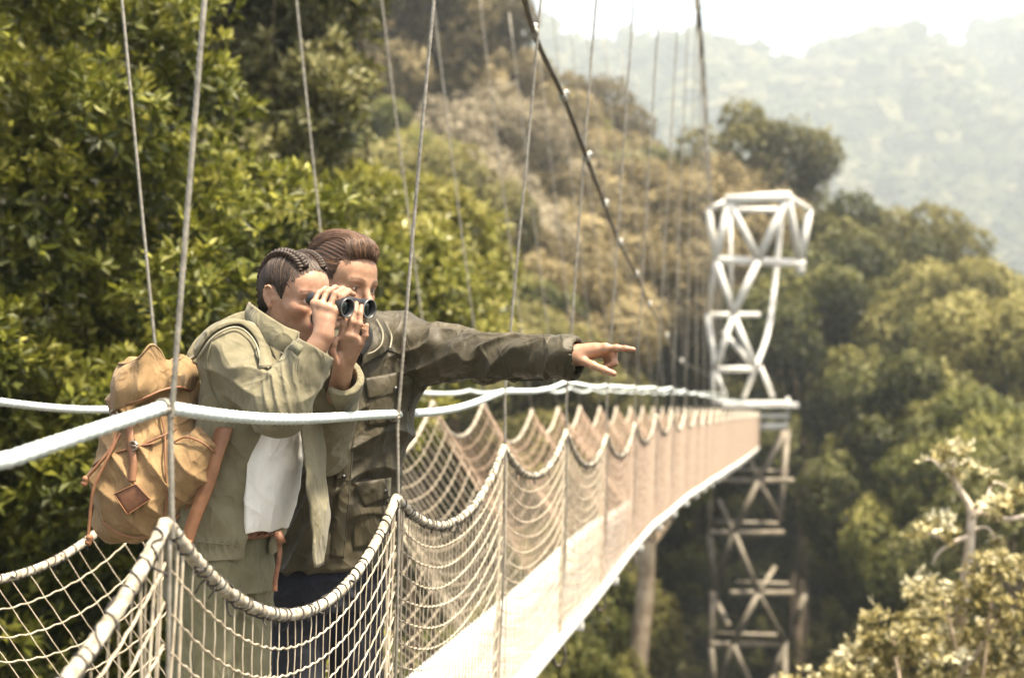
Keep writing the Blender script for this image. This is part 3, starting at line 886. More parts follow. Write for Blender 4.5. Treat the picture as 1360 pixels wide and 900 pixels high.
T = [
 # the ridge at the top, bronze crowns
 ('bronze', 'bronze_tree', 520, -60, 66, 12, 'bronze crowned tree highest on the hillside at the picture top'),
 ('bronze_wide', 'bronze_tree', 610, -22, 78, 11, 'bronze tree on the ridge just left of the thick sloping cable'),
 ('bronze', 'bronze_tree', 560, 50, 70, 10, 'rust brown tree below the ridge above the man'),
 ('bronze_wide', 'bronze_tree', 640, 60, 82, 11, 'broad rust brown tree crossed by thin hangers under the ridge'),
 ('bronze', 'bronze_tree', 705, 92, 90, 11, 'brown tree on the skyline behind the thick sloping cable'),
 ('bronze_wide', 'bronze_tree', 770, 128, 95, 10, 'low wide brown tree on the falling skyline'),
 ('olive', 'olive_tree', 585, -50, 90, 13, 'dusky olive tree on top of the ridge'),
 ('greytan', 'grey_tree', 590, 170, 58, 10, 'grey tan half bare tree in the middle of the slope'),
 ('greytan', 'grey_tree', 660, 150, 66, 10, 'pale tan feathery tree under the brown ridge trees'),
 ('greytan', 'grey_tree', 640, 240, 52, 9, 'grey pink bare looking tree above the pointing arm'),
 ('greytan', 'grey_tree', 720, 195, 74, 9, 'tan washed out tree beside the pale green tree on the slope'),
 ('green', 'hillside_tree', 520, 140, 50, 10, 'dark green tree in the shade above the layered boughs'),
 ('green', 'hillside_tree', 690, 235, 62, 9, 'small dark green tree between grey tan crowns'),
 ('olive', 'olive_tree', 560, 215, 46, 9, 'olive green tree behind the layered pale boughs'),
 ('pale', 'pale_tree', 790, 178, 84, 9, 'pale green rounded tree on the skyline right of the cable'),
 ('pale', 'pale_tree', 835, 180, 88, 9, 'pale green rounded tree at the right end of the brown skyline'),
 ('pale', 'pale_tree', 755, 230, 76, 8, 'light green tree in front of the skyline pair'),
 ('green', 'hillside_tree', 880, 198, 86, 9, 'dark green tree left of the upper cable above the tower'),
 ('open', 'open_crowned_tree', 985, 150, 70, 11, 'lone open crowned tree rising behind the tower top'),
 ('open', 'open_crowned_tree', 1062, 182, 72, 9, 'spreading tree with flat boughs right of the tower top'),
 ('bronze_wide', 'bronze_tree', 735, 245, 64, 9, 'bronze tree with ragged top left of the lower cable clamps'),
 ('bronze_wide', 'bronze_tree', 830, 232, 70, 9, 'broad bronze tree midway between cable and tower'),
 ('bronze_wide', 'bronze_tree', 905, 236, 66, 9, 'broad bronze tree just left of the tower top'),
 ('bronze', 'bronze_tree', 780, 300, 56, 9, 'bronze tree in the second row above the hand'),
 ('bronze_wide', 'bronze_tree', 870, 300, 58, 9, 'bronze tree in the second row beside the tower'),
 ('bronze_wide', 'bronze_tree', 700, 330, 50, 8, 'bronze tree behind the pointing arm'),
 ('bronze_wide', 'bronze_tree', 760, 372, 44, 8, 'golden brown tree right above the pointing hand'),
 ('bronze_wide', 'bronze_tree', 850, 372, 46, 8, 'golden brown tree right of the pointing hand'),
 ('bronze', 'bronze_tree', 925, 350, 50, 8, 'bronze tree seen through the tower lattice'),
 ('bronze', 'bronze_tree', 990, 272, 62, 8, 'bronze tree behind the head of the tower'),
 ('olive', 'olive_tree', 670, 425, 38, 7, 'dull olive tree under the pointing arm'),
 ('olive', 'olive_tree', 740, 455, 36, 7, 'dull olive tree between arm and hand rope'),
 ('green', 'hillside_tree', 820, 450, 40, 8, 'dark green tree below the pointing finger'),
 ('green', 'hillside_tree', 640, 330, 42, 9, 'shadowy green tree behind the man\'s upper arm'),
 # right of the tower
 ('green_wide', 'green_tree', 1130, 285, 58, 12, 'yellow green tree right of the tower head'),
 ('olive', 'olive_tree', 1190, 300, 60, 11, 'olive tree behind the yellow green tree right of the tower'),
 ('olive', 'olive_tree', 1235, 322, 62, 10, 'olive brown tree at the right end of the near ridge'),
 ('green', 'green_tree', 1060, 330, 52, 12, 'dark green tree touching the right side of the tower'),
 ('green_wide', 'green_tree', 1110, 390, 46, 11, 'deep green tree beside the tower\'s curved leg'),
 ('green_wide', 'green_tree', 1190, 385, 48, 11, 'sunlit green tree in the middle of the right slope'),
 ('olive', 'olive_tree', 1280, 372, 52, 10, 'olive tree on the near ridge close to the right edge'),
 ('pale', 'pale_tree', 1345, 352, 60, 10, 'pale hazy tree at the right edge under the far hill'),
 ('olive', 'olive_tree', 1320, 425, 44, 11, 'dark olive tree standing at the right edge'),
 ('green_wide', 'green_tree', 1165, 462, 34, 10, 'rounded green tree standing free below the others on the right'),
 ('green', 'green_tree', 1235, 470, 38, 11, 'dark green tree beside the rounded one on the right slope'),
 ('green', 'green_tree', 1082, 500, 47, 11, 'shaded green tree right of the tower landing'),
 ('green', 'green_tree', 1300, 520, 33, 10, 'very dark green tree behind the bare branch'),
 ('pale', 'pale_tree', 1345, 555, 26, 7, 'grey green bush behind the pale bare branch'),
 ('green', 'green_tree', 1120, 590, 40, 9, 'deep green tree low beside the tower shaft'),
 ('green', 'green_tree', 1200, 610, 29, 9, 'deep green tree above the cream leaved bush'),
 ('open', 'open_crowned_tree', 1110, 690, 27, 7, 'flat topped small tree with twisted boughs right of the tower shaft'),
 # the dark valley under the bridge
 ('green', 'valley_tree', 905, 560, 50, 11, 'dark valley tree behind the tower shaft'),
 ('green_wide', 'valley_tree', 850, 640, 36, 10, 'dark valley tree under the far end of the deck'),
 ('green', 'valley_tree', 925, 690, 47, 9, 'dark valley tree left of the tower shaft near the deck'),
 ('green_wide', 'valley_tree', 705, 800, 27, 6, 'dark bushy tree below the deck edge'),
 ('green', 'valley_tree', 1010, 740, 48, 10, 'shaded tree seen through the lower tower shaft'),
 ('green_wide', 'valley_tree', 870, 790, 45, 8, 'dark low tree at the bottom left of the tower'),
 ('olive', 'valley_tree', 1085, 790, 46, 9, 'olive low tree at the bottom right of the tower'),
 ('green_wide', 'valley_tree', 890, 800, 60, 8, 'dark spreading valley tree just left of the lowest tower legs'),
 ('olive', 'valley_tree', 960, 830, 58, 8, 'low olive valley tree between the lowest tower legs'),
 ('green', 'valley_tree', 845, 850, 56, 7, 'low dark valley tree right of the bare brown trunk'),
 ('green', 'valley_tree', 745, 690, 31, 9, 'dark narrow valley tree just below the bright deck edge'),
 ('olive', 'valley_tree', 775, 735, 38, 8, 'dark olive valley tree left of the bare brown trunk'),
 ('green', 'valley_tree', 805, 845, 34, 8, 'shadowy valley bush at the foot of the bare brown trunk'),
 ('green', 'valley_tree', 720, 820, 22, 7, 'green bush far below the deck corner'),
]
for key, nm, px, top, Y, H, lab in T:
    wd = .6 if nm == 'valley_tree' and px < 830 else 1.0 if px < 1050 else .8
    me_w = 6.0 if 'wide' in key else 5.0
    half = me_w * wd * H / PROTO[key][3] * FPX / Y
    cap = 92.0 if px < 1050 and Y > 74 else 130.0 if px < 1050 else 150.0
    if half > cap: H *= (cap / half) ** .65; wd *= (cap / half) ** .35; half = cap
    if Y < 52 and px - half < 1070 and px + half > 930: Y = 54.0 + (px % 7)
    place(key, nm, px, top, Y, H, lab, wide=wd)

# the packed crowns of the hillside below its skyline
r_ = random.Random(12)
for i_ in range(112):
    px = r_.uniform(430, 1010); u = r_.uniform(0, 1) ** .8
    sky_ = float(np.interp(px, [430, 600, 650, 700, 770, 830, 880, 950, 1010], [-90, -25, 35, 92, 135, 182, 205, 262, 300]))
    top = sky_ + 14 + u * (430 - sky_)
    Y = 92 - 36 * min(1.0, (top - sky_) / 330)
    key = r_.choice(['bronze', 'bronze_wide', 'bronze', 'olive', 'bronze_wide', 'greytan' if px < 760 and i_ % 4 == 0 else 'bronze', 'olive'])
    deep = min(1.0, (top - sky_) / 90); H = r_.uniform(6, 8) + 3 * deep
    half = (6.0 if 'wide' in key else 5.0) * H / PROTO[key][3] * FPX / Y
    place(key, 'hillside_tree', px, top, Y, H, 'one of the packed olive brown crowns covering the hillside behind the hangers', group='packed crowns of the hillside', wide=min(1.0, r_.uniform(66, 92) * (1 + .75 * deep) / half))

# woods on the left slope that only fill the gaps between the trees above
r_ = random.Random(4)
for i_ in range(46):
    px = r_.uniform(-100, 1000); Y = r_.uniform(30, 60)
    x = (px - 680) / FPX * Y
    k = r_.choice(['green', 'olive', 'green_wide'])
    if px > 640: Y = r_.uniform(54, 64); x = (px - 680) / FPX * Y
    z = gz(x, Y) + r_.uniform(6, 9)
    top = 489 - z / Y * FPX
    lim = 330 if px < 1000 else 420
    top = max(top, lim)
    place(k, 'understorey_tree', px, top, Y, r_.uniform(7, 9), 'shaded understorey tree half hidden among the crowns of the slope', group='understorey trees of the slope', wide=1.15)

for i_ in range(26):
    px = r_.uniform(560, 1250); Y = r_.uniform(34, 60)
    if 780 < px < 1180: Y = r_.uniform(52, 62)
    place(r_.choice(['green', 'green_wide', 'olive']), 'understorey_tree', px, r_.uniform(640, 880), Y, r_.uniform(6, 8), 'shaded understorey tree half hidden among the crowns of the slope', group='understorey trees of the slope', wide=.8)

# bare brown trunk below the deck
g = Geo()
tp = spline([P(843, 1150, 30), P(846, 900, 30), P(857, 790, 30), P(860, 730, 30), P(872, 640, 30)], 24)
root = empty('bare_trunk_tree', tp[0], 'tall slim brown trunk standing in the dark valley below the deck', 'tree')
g.tube(tp, np.linspace(.24, .14, 24), 10); tk = g.build('trunk', M_barkp, root)
g = Geo()
for a, b_ in (((860, 730), (905, 655)), ((857, 760), (800, 690)), ((866, 690), (850, 610))):
    g.tube(spline([P(*a, 30), P((a[0] + b_[0]) / 2 + 5, (a[1] + b_[1]) / 2, 30.2), P(*b_, 30.4)], 10), np.linspace(.1, .04, 10), 6)
g.build('branch', M_barkp, tk)
cl = [(*P(x, y, 30 + d), r) for x, y, d, r in ((872, 640, 0, .9), (905, 650, .5, .7), (850, 610, .3, .8), (800, 690, .2, .6), (890, 600, .6, .8), (835, 650, .8, .6))]
obj('crown', crown_mesh('crown', cl, 6, 7, .2, .1, np.random.default_rng(3)), G_green, root)

# ---- cream leaved bush at the lower right with its bare branch
rng = np.random.default_rng(77)
spec = []
for py in range(760, 1130, 40):
    for px in range(1040, 1470, 44):
        top = 960 if px < 1075 else max(757, 910 - (px - 1055) * .72)
        if py < top: continue
        spec.append((px + rng.uniform(-16, 16), py + rng.uniform(-14, 14), 9.5 + rng.uniform(-.7, .7), rng.uniform(.14, .24)))
cl = near_clumps(spec, rng)
bx = P(1260, 900, 9.6)
bush = tree('cream_leaved_bush', (bx[0], 9.7, gz(bx[0], 9.7)), cl, (G_cream, M_barkp), 'bush of cream and bronze leaves in the lower right corner', cat='bush', r=.12, seed=78, dens=150, n_per=7, L=.052, W=.027, nb=40, shell=.45, light_top=.35, tone=(.0, .55))
g = Geo()
def br(pts, r0, r1):
    g.tube(spline([P(x, y, Y) for x, y, Y in pts], 14), np.linspace(r0, r1, 14), 7)
br([(1275, 830, 9.5), (1283, 760, 9.45), (1290, 700, 9.4), (1287, 670, 9.4), (1268, 640, 9.4), (1266, 610, 9.4)], .042, .014)
br([(1288, 690, 9.4), (1300, 680, 9.4), (1330, 690, 9.4), (1375, 682, 9.4)], .030, .014)
br([(1285, 712, 9.4), (1262, 722, 9.4), (1245, 735, 9.4), (1238, 750, 9.4)], .018, .006)
br([(1288, 705, 9.4), (1310, 700, 9.35), (1322, 716, 9.35)], .014, .006)
br([(1268, 640, 9.4), (1240, 612, 9.4), (1228, 610, 9.4)], .010, .005)
br([(1287, 690, 9.4), (1308, 668, 9.4), (1320, 640, 9.5), (1350, 655, 9.5)], .012, .006)
br([(1262, 722, 9.4), (1230, 705, 9.4), (1215, 700, 9.4)], .010, .005)
g.build('branch', mat_simple('dead_pale_wood', (.34, .28, .22), (.6, .52, .43), 10, .9, 40, .004, .2), bush)
sp = [(1262, 606, .10), (1272, 622, .08), (1285, 600, .06), (1275, 640, .06), (1238, 617, .06), (1222, 702, .07), (1248, 692, .08), (1258, 706, .06), (1318, 672, .09), (1338, 668, .05), (1350, 655, .06), (1372, 655, .06), (1320, 716, .05), (1310, 632, .04), (1308, 682, .05), (1235, 700, .05)]
cl = [(*P(x, y, 9.4 + rng.uniform(-.1, .1)), r) for x, y, r in sp]
obj('leaf_sprays', crown_mesh('leaf_sprays', cl, 210, 6, .055, .03, rng, light_top=.4, tone=(.3, .8)), G_cream, bush)

# ---- the far hill's forest, one mass of crowns
rng = np.random.default_rng(9)
n_ = 5600
fy = 410 + 540 * rng.uniform(0, 1, n_) ** .8
fx = (rng.uniform(520, 1480, n_) - 680) / FPX * fy
fz = ground(fx, fy)
u = np.linspace(0, 2 * math.pi, 9)[:-1]; vv = np.array([-.2, .25, .6, .9])
dom = np.array([[math.cos(a + .4 * j) * math.cos(b * 1.5), math.sin(a + .4 * j) * math.cos(b * 1.5), math.sin(b * 1.5)] for j, b in enumerate(vv) for a in u] + [[0, 0, 1.02]])
dq = np.array([[j * 8 + i, j * 8 + (i + 1) % 8, (j + 1) * 8 + (i + 1) % 8, (j + 1) * 8 + i] for j in range(3) for i in range(8)])
dt = np.array([[24 + i, 24 + (i + 1) % 8, 32] for i in range(8)])
nd = len(dom)
allv, allq, allt, alla = [], [], [], []
# each crown: three or four overlapping lumps
lump = 4
fx = np.repeat(fx, lump); fy = np.repeat(fy, lump); fz = np.repeat(fz, lump)
R0 = np.repeat(rng.uniform(5.0, 12.5, n_), lump)
tone = np.repeat(rng.uniform(0, 1, n_), lump)
off = rng.normal(size=(n_ * lump, 3)) * R0[:, None] * [.55, .55, .3]
cen = np.stack([fx, fy, fz + R0 * 1.25], 1) + off
rad = R0 * rng.uniform(.45, .8, n_ * lump)
jit = 1 + .22 * rng.normal(size=(n_ * lump, nd))
vv_ = cen[:, None, :] + dom[None] * rad[:, None, None] * jit[..., None] * V(1, 1, .9)
idx = np.arange(n_ * lump)[:, None, None] * nd
ff = make_mesh('far_forest', vv_.reshape(-1, 3), [(dq[None] + idx).reshape(-1, 4), (dt[None] + idx).reshape(-1, 3)], False,
               attrs={'var': np.repeat(np.clip(tone + rng.normal(size=n_ * lump) * .1, 0, 1), nd)})
mm = NT('far_crowns')
hue = mm.ramp(mm.attr('var'), [(0, (.020, .032, .012)), (.4, (.055, .065, .022)), (.75, (.10, .10, .04)), (1, (.17, .15, .08))])
M_far = mm.bsdf(mm.mix(mm.noise(.9, 4), hue, (.015, .02, .01), 'MIX'), .9, mm.noise(1.2, 5), 1.0, 1.0, .1)
fo = obj('far_forest', ff, M_far); tag(fo, kind='stuff')

# ---- the air
g = Geo(); g.box(V(0, 950, 110), 3060, 3180, 400)
hz = g.build('haze', None, None, smooth=False); tag(hz, kind='stuff')
hm = bpy.data.materials.new('haze'); hm.use_nodes = True; ht = hm.node_tree; ht.nodes.clear()
ho = ht.nodes.new('ShaderNodeOutputMaterial'); pv = ht.nodes.new('ShaderNodeVolumePrincipled')
pv.inputs['Color'].default_value = (.86, .95, 1, 1); pv.inputs['Density'].default_value = .0006; pv.inputs['Anisotropy'].default_value = .2
ht.links.new(pv.outputs[0], ho.inputs['Volume']); hz.data.materials.append(hm)
# ------------------------------------------------------------------ solid modelling on a distance grid
class Field:
    def __init__(self, lo, hi, vox):
        self.lo = np.asarray(lo, float); self.vox = vox
        self.n = np.ceil((np.asarray(hi, float) - self.lo) / vox).astype(int) + 1
        self.f = np.full(self.n, .05, np.float32)
        self.ax = [(self.lo[i] + vox * np.arange(self.n[i])).astype(np.float32) for i in range(3)]

    def twin(self):
        t = Field.__new__(Field); t.lo, t.vox, t.n, t.ax = self.lo, self.vox, self.n, self.ax
        t.f = np.full(self.n, .05, np.float32); return t

    def sl(self, lo, hi):
        a = np.clip(np.floor((np.asarray(lo) - self.lo) / self.vox).astype(int), 0, self.n)
        b = np.clip(np.ceil((np.asarray(hi) - self.lo) / self.vox).astype(int) + 1, 0, self.n)
        s = tuple(slice(i, j) for i, j in zip(a, b))
        if any(i >= j for i, j in zip(a, b)): return None
        X = self.ax[0][s[0]][:, None, None]; Y = self.ax[1][s[1]][None, :, None]; Z = self.ax[2][s[2]][None, None, :]
        return s, X, Y, Z

    def put(self, s, d, k, op):
        f = self.f[s]
        if op == 'sub': d = -d
        if k <= 0:
            r = np.minimum(f, d) if op == 'add' else np.maximum(f, d)
        else:
            h = np.maximum(k - np.abs(f - d), 0) / k
            r = np.minimum(f, d) - h * h * k * .25 if op == 'add' else np.maximum(f, d) + h * h * k * .25
        self.f[s] = r

    def cone(self, p, q, r1, r2, k=.01, op='add', sq=None):
        """Tapered capsule. sq=(axis, factor) squashes it along a direction."""
        p = np.asarray(p, float); q = np.asarray(q, float)
        m = max(r1, r2) + max(k, 0) + .012
        if sq: m *= max(1, 1 / sq[1] if sq[1] > 1 else 1)
        g = self.sl(np.minimum(p, q) - m, np.maximum(p, q) + m)
        if g is None: return self
        s, X, Y, Z = g
        d = q - p; L2 = d @ d
        x, y, z = X - p[0], Y - p[1], Z - p[2]
        t = np.clip((x * d[0] + y * d[1] + z * d[2]) / max(L2, 1e-12), 0, 1)
        ex, ey, ez = x - t * d[0], y - t * d[1], z - t * d[2]
        if sq:
            a = nrm(sq[0]); e = ex * a[0] + ey * a[1] + ez * a[2]
            c = (1 / sq[1] - 1) * e
            ex, ey, ez = ex + c * a[0], ey + c * a[1], ez + c * a[2]
            dist = (np.sqrt(ex * ex + ey * ey + ez * ez) - (r1 + (r2 - r1) * t)) * min(1, sq[1])
        else:
            dist = np.sqrt(ex * ex + ey * ey + ez * ez) - (r1 + (r2 - r1) * t)
        self.put(s, dist, k, op)
        return self

    def chain(self, pts, rs, k=.008, op='add'):
        for a, b, r1, r2 in zip(pts[:-1], pts[1:], rs[:-1], rs[1:]): self.cone(a, b, r1, r2, k, op)
        return self

    def ell(self, c, rad, M=None, k=.01, op='add'):
        """Ellipsoid, axes the columns of M."""
        c = np.asarray(c, float); rad = np.asarray(rad, float); M = np.eye(3) if M is None else np.asarray(M)
        e = np.abs(M) @ rad + max(k, 0) + .012
        g = self.sl(c - e, c + e)
        if g is None: return self
        s, X, Y, Z = g
        x, y, z = X - c[0], Y - c[1], Z - c[2]
        u = [(x * M[0, i] + y * M[1, i] + z * M[2, i]) / rad[i] for i in range(3)]
        l = np.sqrt(u[0] ** 2 + u[1] ** 2 + u[2] ** 2)
        g2 = np.sqrt((u[0] / rad[0]) ** 2 + (u[1] / rad[1]) ** 2 + (u[2] / rad[2]) ** 2)
        self.put(s, l * (l - 1) / np.maximum(g2, 1e-6), k, op)
        return self

    def box(self, c, half, M=None, rnd=.0, k=.0, op='add'):
        c = np.asarray(c, float); half = np.asarray(half, float); M = np.eye(3) if M is None else np.asarray(M)
        e = np.abs(M) @ half + max(k, 0) + .012
        g = self.sl(c - e, c + e)
        if g is None: return self
        s, X, Y, Z = g
        x, y, z = X - c[0], Y - c[1], Z - c[2]
        q = [np.abs(x * M[0, i] + y * M[1, i] + z * M[2, i]) - half[i] + rnd for i in range(3)]
        d = np.sqrt(sum(np.maximum(a, 0) ** 2 for a in q)) + np.minimum(np.maximum(np.maximum(q[0], q[1]), q[2]), 0) - rnd
        self.put(s, d, k, op)
        return self

    def loft(self, secs, F, k=.02, op='add', pad=0.0, power=2.0):
        """Stack of ellipses: secs rows (z, cx, cy, front half, side half); F the facing direction in plan."""
        S = np.asarray(sorted(secs, key=lambda r: r[0]), float)
        mx = S[:, 3:].max() + .05
        g = self.sl((S[:, 1].min() - mx, S[:, 2].min() - mx, S[0, 0] - .03), (S[:, 1].max() + mx, S[:, 2].max() + mx, S[-1, 0] + .03))
        if g is None: return self
        s, X, Y, Z = g
        zz = Z.ravel()
        zc = np.clip(zz, S[0, 0], S[-1, 0])
        # smooth interpolation through the sections
        sp_ = spline(S, 200); o = np.argsort(sp_[:, 0]); sp_ = sp_[o]
        I = [np.interp(zc, sp_[:, 0], sp_[:, i]).astype(np.float32)[None, None, :] for i in range(1, 5)]
        x, y = X - I[0], Y - I[1]
        f = x * F[0] + y * F[1]; l = x * (-F[1]) + y * F[0]
        a, b = I[2] + pad, I[3] + pad
        u = (np.abs(f / a) ** power + np.abs(l / b) ** power) ** (1 / power)
        d = (u - 1) * np.minimum(a, b)
        dz = np.maximum(S[0, 0] - pad - zz, zz - S[-1, 0] - pad)[None, None, :]
        d = np.where(dz > 0, np.sqrt(np.maximum(d, 0) ** 2 + dz ** 2), d) if op == 'add' else np.maximum(d, dz)
        d = np.maximum(d, dz)
        self.put(s, d, k, op)
        return self

    def half(self, p, n, k=.0, box=None):
        """Cut away everything on the side n points to (within an optional box)."""
        g = self.sl(*box) if box is not None else self.sl(self.lo - 1, self.lo + self.n * self.vox + 1)
        s, X, Y, Z = g
        n = nrm(n)
        d = (X - p[0]) * n[0] + (Y - p[1]) * n[1] + (Z - p[2]) * n[2]
        self.put(s, d.astype(np.float32) * 1.0 if False else -d, k, 'sub')
        return self

    def at(self, p):
        p = np.atleast_2d(p)
        u = (p - self.lo) / self.vox
        i = np.clip(np.floor(u).astype(int), 0, self.n - 2); w = np.clip(u - i, 0, 1)
        r = 0
        for a in (0, 1):
            for b in (0, 1):
                for c in (0, 1):
                    r = r + self.f[i[:, 0] + a, i[:, 1] + b, i[:, 2] + c] * (w[:, 0] if a else 1 - w[:, 0]) * (w[:, 1] if b else 1 - w[:, 1]) * (w[:, 2] if c else 1 - w[:, 2])
        return r

    def grad(self, p):
        p = np.atleast_2d(p); e = self.vox
        g = np.stack([self.at(p + V(*(e if i == j else 0 for j in range(3)))) - self.at(p - V(*(e if i == j else 0 for j in range(3)))) for i in range(3)], 1)
        return g / np.maximum(np.linalg.norm(g, axis=1, keepdims=True), 1e-9)

    def hit(self, px, py, y0=2.7, y1=4.4):
        """First surface met going away from the camera through a photo pixel: (point, normal)."""
        a = P(px, py, 1.0)
        ys = np.arange(y0, y1, self.vox * .5)
        f = self.at(a[None] * ys[:, None])
        inside = np.nonzero(f < 0)[0]
        inb = inside[inside > 0]
        if not len(inb): return None, None
        i = inb[0]
        t = ys[i - 1] + (ys[i] - ys[i - 1]) * f[i - 1] / max(f[i - 1] - f[i], 1e-9)
        p = a * t
        return p, self.grad(p)[0]

    def surface(self):
        """Naive surface nets: (verts, quads)."""
        f = self.f; n = self.n
        ins = f < 0
        c = np.zeros(n - 1, np.uint8)
        for a in (0, 1):
            for b in (0, 1):
                for d in (0, 1):
                    c += ins[a:n[0] - 1 + a, b:n[1] - 1 + b, d:n[2] - 1 + d]
        mix = (c > 0) & (c < 8)
        I = np.argwhere(mix)
        ids = np.full(n - 1, -1, np.int32); ids[mix] = np.arange(len(I))
        acc = np.zeros((len(I), 3)); cnt = np.zeros(len(I))
        cor = [(a, b, d) for a in (0, 1) for b in (0, 1) for d in (0, 1)]
        val = {q: f[I[:, 0] + q[0], I[:, 1] + q[1], I[:, 2] + q[2]] for q in cor}
        for q in cor:
            for ax in range(3):
                if q[ax]: continue
                r = list(q); r[ax] = 1; r = tuple(r)
                va, vb = val[q], val[r]
                m_ = (va < 0) != (vb < 0)
                t = va[m_] / (va[m_] - vb[m_])
                pt = np.tile(np.array(q, float), (m_.sum(), 1)); pt[:, ax] = t
                acc[m_] += pt; cnt[m_] += 1
        v = self.lo + self.vox * (I + acc / cnt[:, None])
        quads = []
        for ax in range(3):
            b, d = (ax + 1) % 3, (ax + 2) % 3
            sl0 = [slice(None)] * 3; sl1 = [slice(None)] * 3
            sl0[ax] = slice(0, -1); sl1[ax] = slice(1, None)
            e0, e1 = ins[tuple(sl0)], ins[tuple(sl1)]
            E = np.argwhere(e0 != e1)
            ok = (E[:, b] > 0) & (E[:, d] > 0) & (E[:, b] < n[b] - 1) & (E[:, d] < n[d] - 1)
            E = E[ok]
            s = e0[tuple(E.T)]
            def cell(db, dd):
                C = E.copy(); C[:, b] -= db; C[:, d] -= dd
                return ids[tuple(C.T)]
            q = np.stack([cell(1, 1), cell(0, 1), cell(0, 0), cell(1, 0)], 1)
            q[~s] = q[~s][:, ::-1]
            quads.append(q)
        q = np.concatenate(quads)
        return v, q[(q >= 0).all(1)]


def vnormals(v, q):
    n = np.zeros_like(v)
    fn = np.cross(v[q[:, 2]] - v[q[:, 0]], v[q[:, 3]] - v[q[:, 1]])
    for i in range(4): np.add.at(n, q[:, i], fn)
    return n / np.maximum(np.linalg.norm(n, axis=1, keepdims=True), 1e-12)


def relax(v, q, it=2, lam=.5):
    e = np.concatenate([q[:, [0, 1]], q[:, [1, 2]], q[:, [2, 3]], q[:, [3, 0]]])
    e = np.concatenate([e, e[:, ::-1]])
    cnt = np.maximum(np.bincount(e[:, 0], minlength=len(v)), 1)[:, None]
    for k in range(it * 2):
        s = np.stack([np.bincount(e[:, 0], weights=v[e[:, 1], i], minlength=len(v)) for i in range(3)], 1)
        v = v + (lam if k % 2 == 0 else -lam * 1.02) * (s / cnt - v)
    return v


def pn3(v, s, seed):
    r = np.random.default_rng(seed); o = 0
    for i in range(6):
        d = nrm(r.normal(size=3)); o = o + np.sin(v @ d * s * r.uniform(.6, 1.6) * 6.28 + r.uniform(0, 6.28) + 1.3 * np.sin(v @ nrm(r.normal(size=3)) * s * 4 + i))
    return o / 6 ** .5 / 1.2


def bone_uv(v, a, b):
    """Position along a bone (0..1), angle round it, distance from it."""
    a = np.asarray(a); b = np.asarray(b); d = b - a; L = np.linalg.norm(d); d = d / L
    t = (v - a) @ d
    e = v - a - t[:, None] * d
    u = nrm(np.cross(d, [0, 1, .01])); w_ = np.cross(d, u)
    return t / L, np.arctan2(e @ w_, e @ u), np.linalg.norm(e, axis=1), t


def ridge(x, p=1.6):
    """Soft fold profile in 0..1."""
    return (1 - np.abs(np.sin(x))) ** p


def folds(v, n, a, b, rad, amp, freq, twist=1.0, lo=-.1, hi=1.1, seed=0, sharp=1.4):
    """Cloth folds running round a limb between lo and hi of the bone a-b."""
    t, ang, dist, s = bone_uv(v, a, b)
    m_ = sstep(lo, lo + .15, t) * (1 - sstep(hi - .15, hi, t)) * (1 - sstep(rad, rad * 1.25, dist))
    w_ = 1.1 * np.sin(ang * 2 + seed) + .9 * np.sin(ang + 3 * t + seed * 2.1) + 1.2 * pn3(v, 5, seed)
    h = ridge(freq * s * 3.1416 + twist * ang + w_, sharp) - .35
    h = h * (.45 + .55 * np.sin(ang * 1.0 + seed * 1.7 + 6 * t) ** 2)
    return v + n * (amp * h * m_)[:, None]


class Frame:
    """Local frame: f forward, l left, u up about an origin; pitch tips the front down."""
    def __init__(self, o, F, pitch=0., roll=0., s=1.0):
        f = nrm(V(F[0], F[1], 0)); l = V(-f[1], f[0], 0); u = V(0, 0, 1.)
        c, si = math.cos(R(pitch)), math.sin(R(pitch))
        f, u = f * c - u * si, u * c + f * si
        c, si = math.cos(R(roll)), math.sin(R(roll))
        l, u = l * c + u * si, u * c - l * si
        self.o = np.asarray(o, float); self.f, self.l, self.u, self.s = f, l, u, s
        self.M = np.stack([f, l, u], 1)

    def __call__(self, x, y, z):
        return self.o + (self.f * x + self.l * y + self.u * z) * self.s

    def inv(self, p):
        return (np.asarray(p) - self.o) @ self.M / self.s


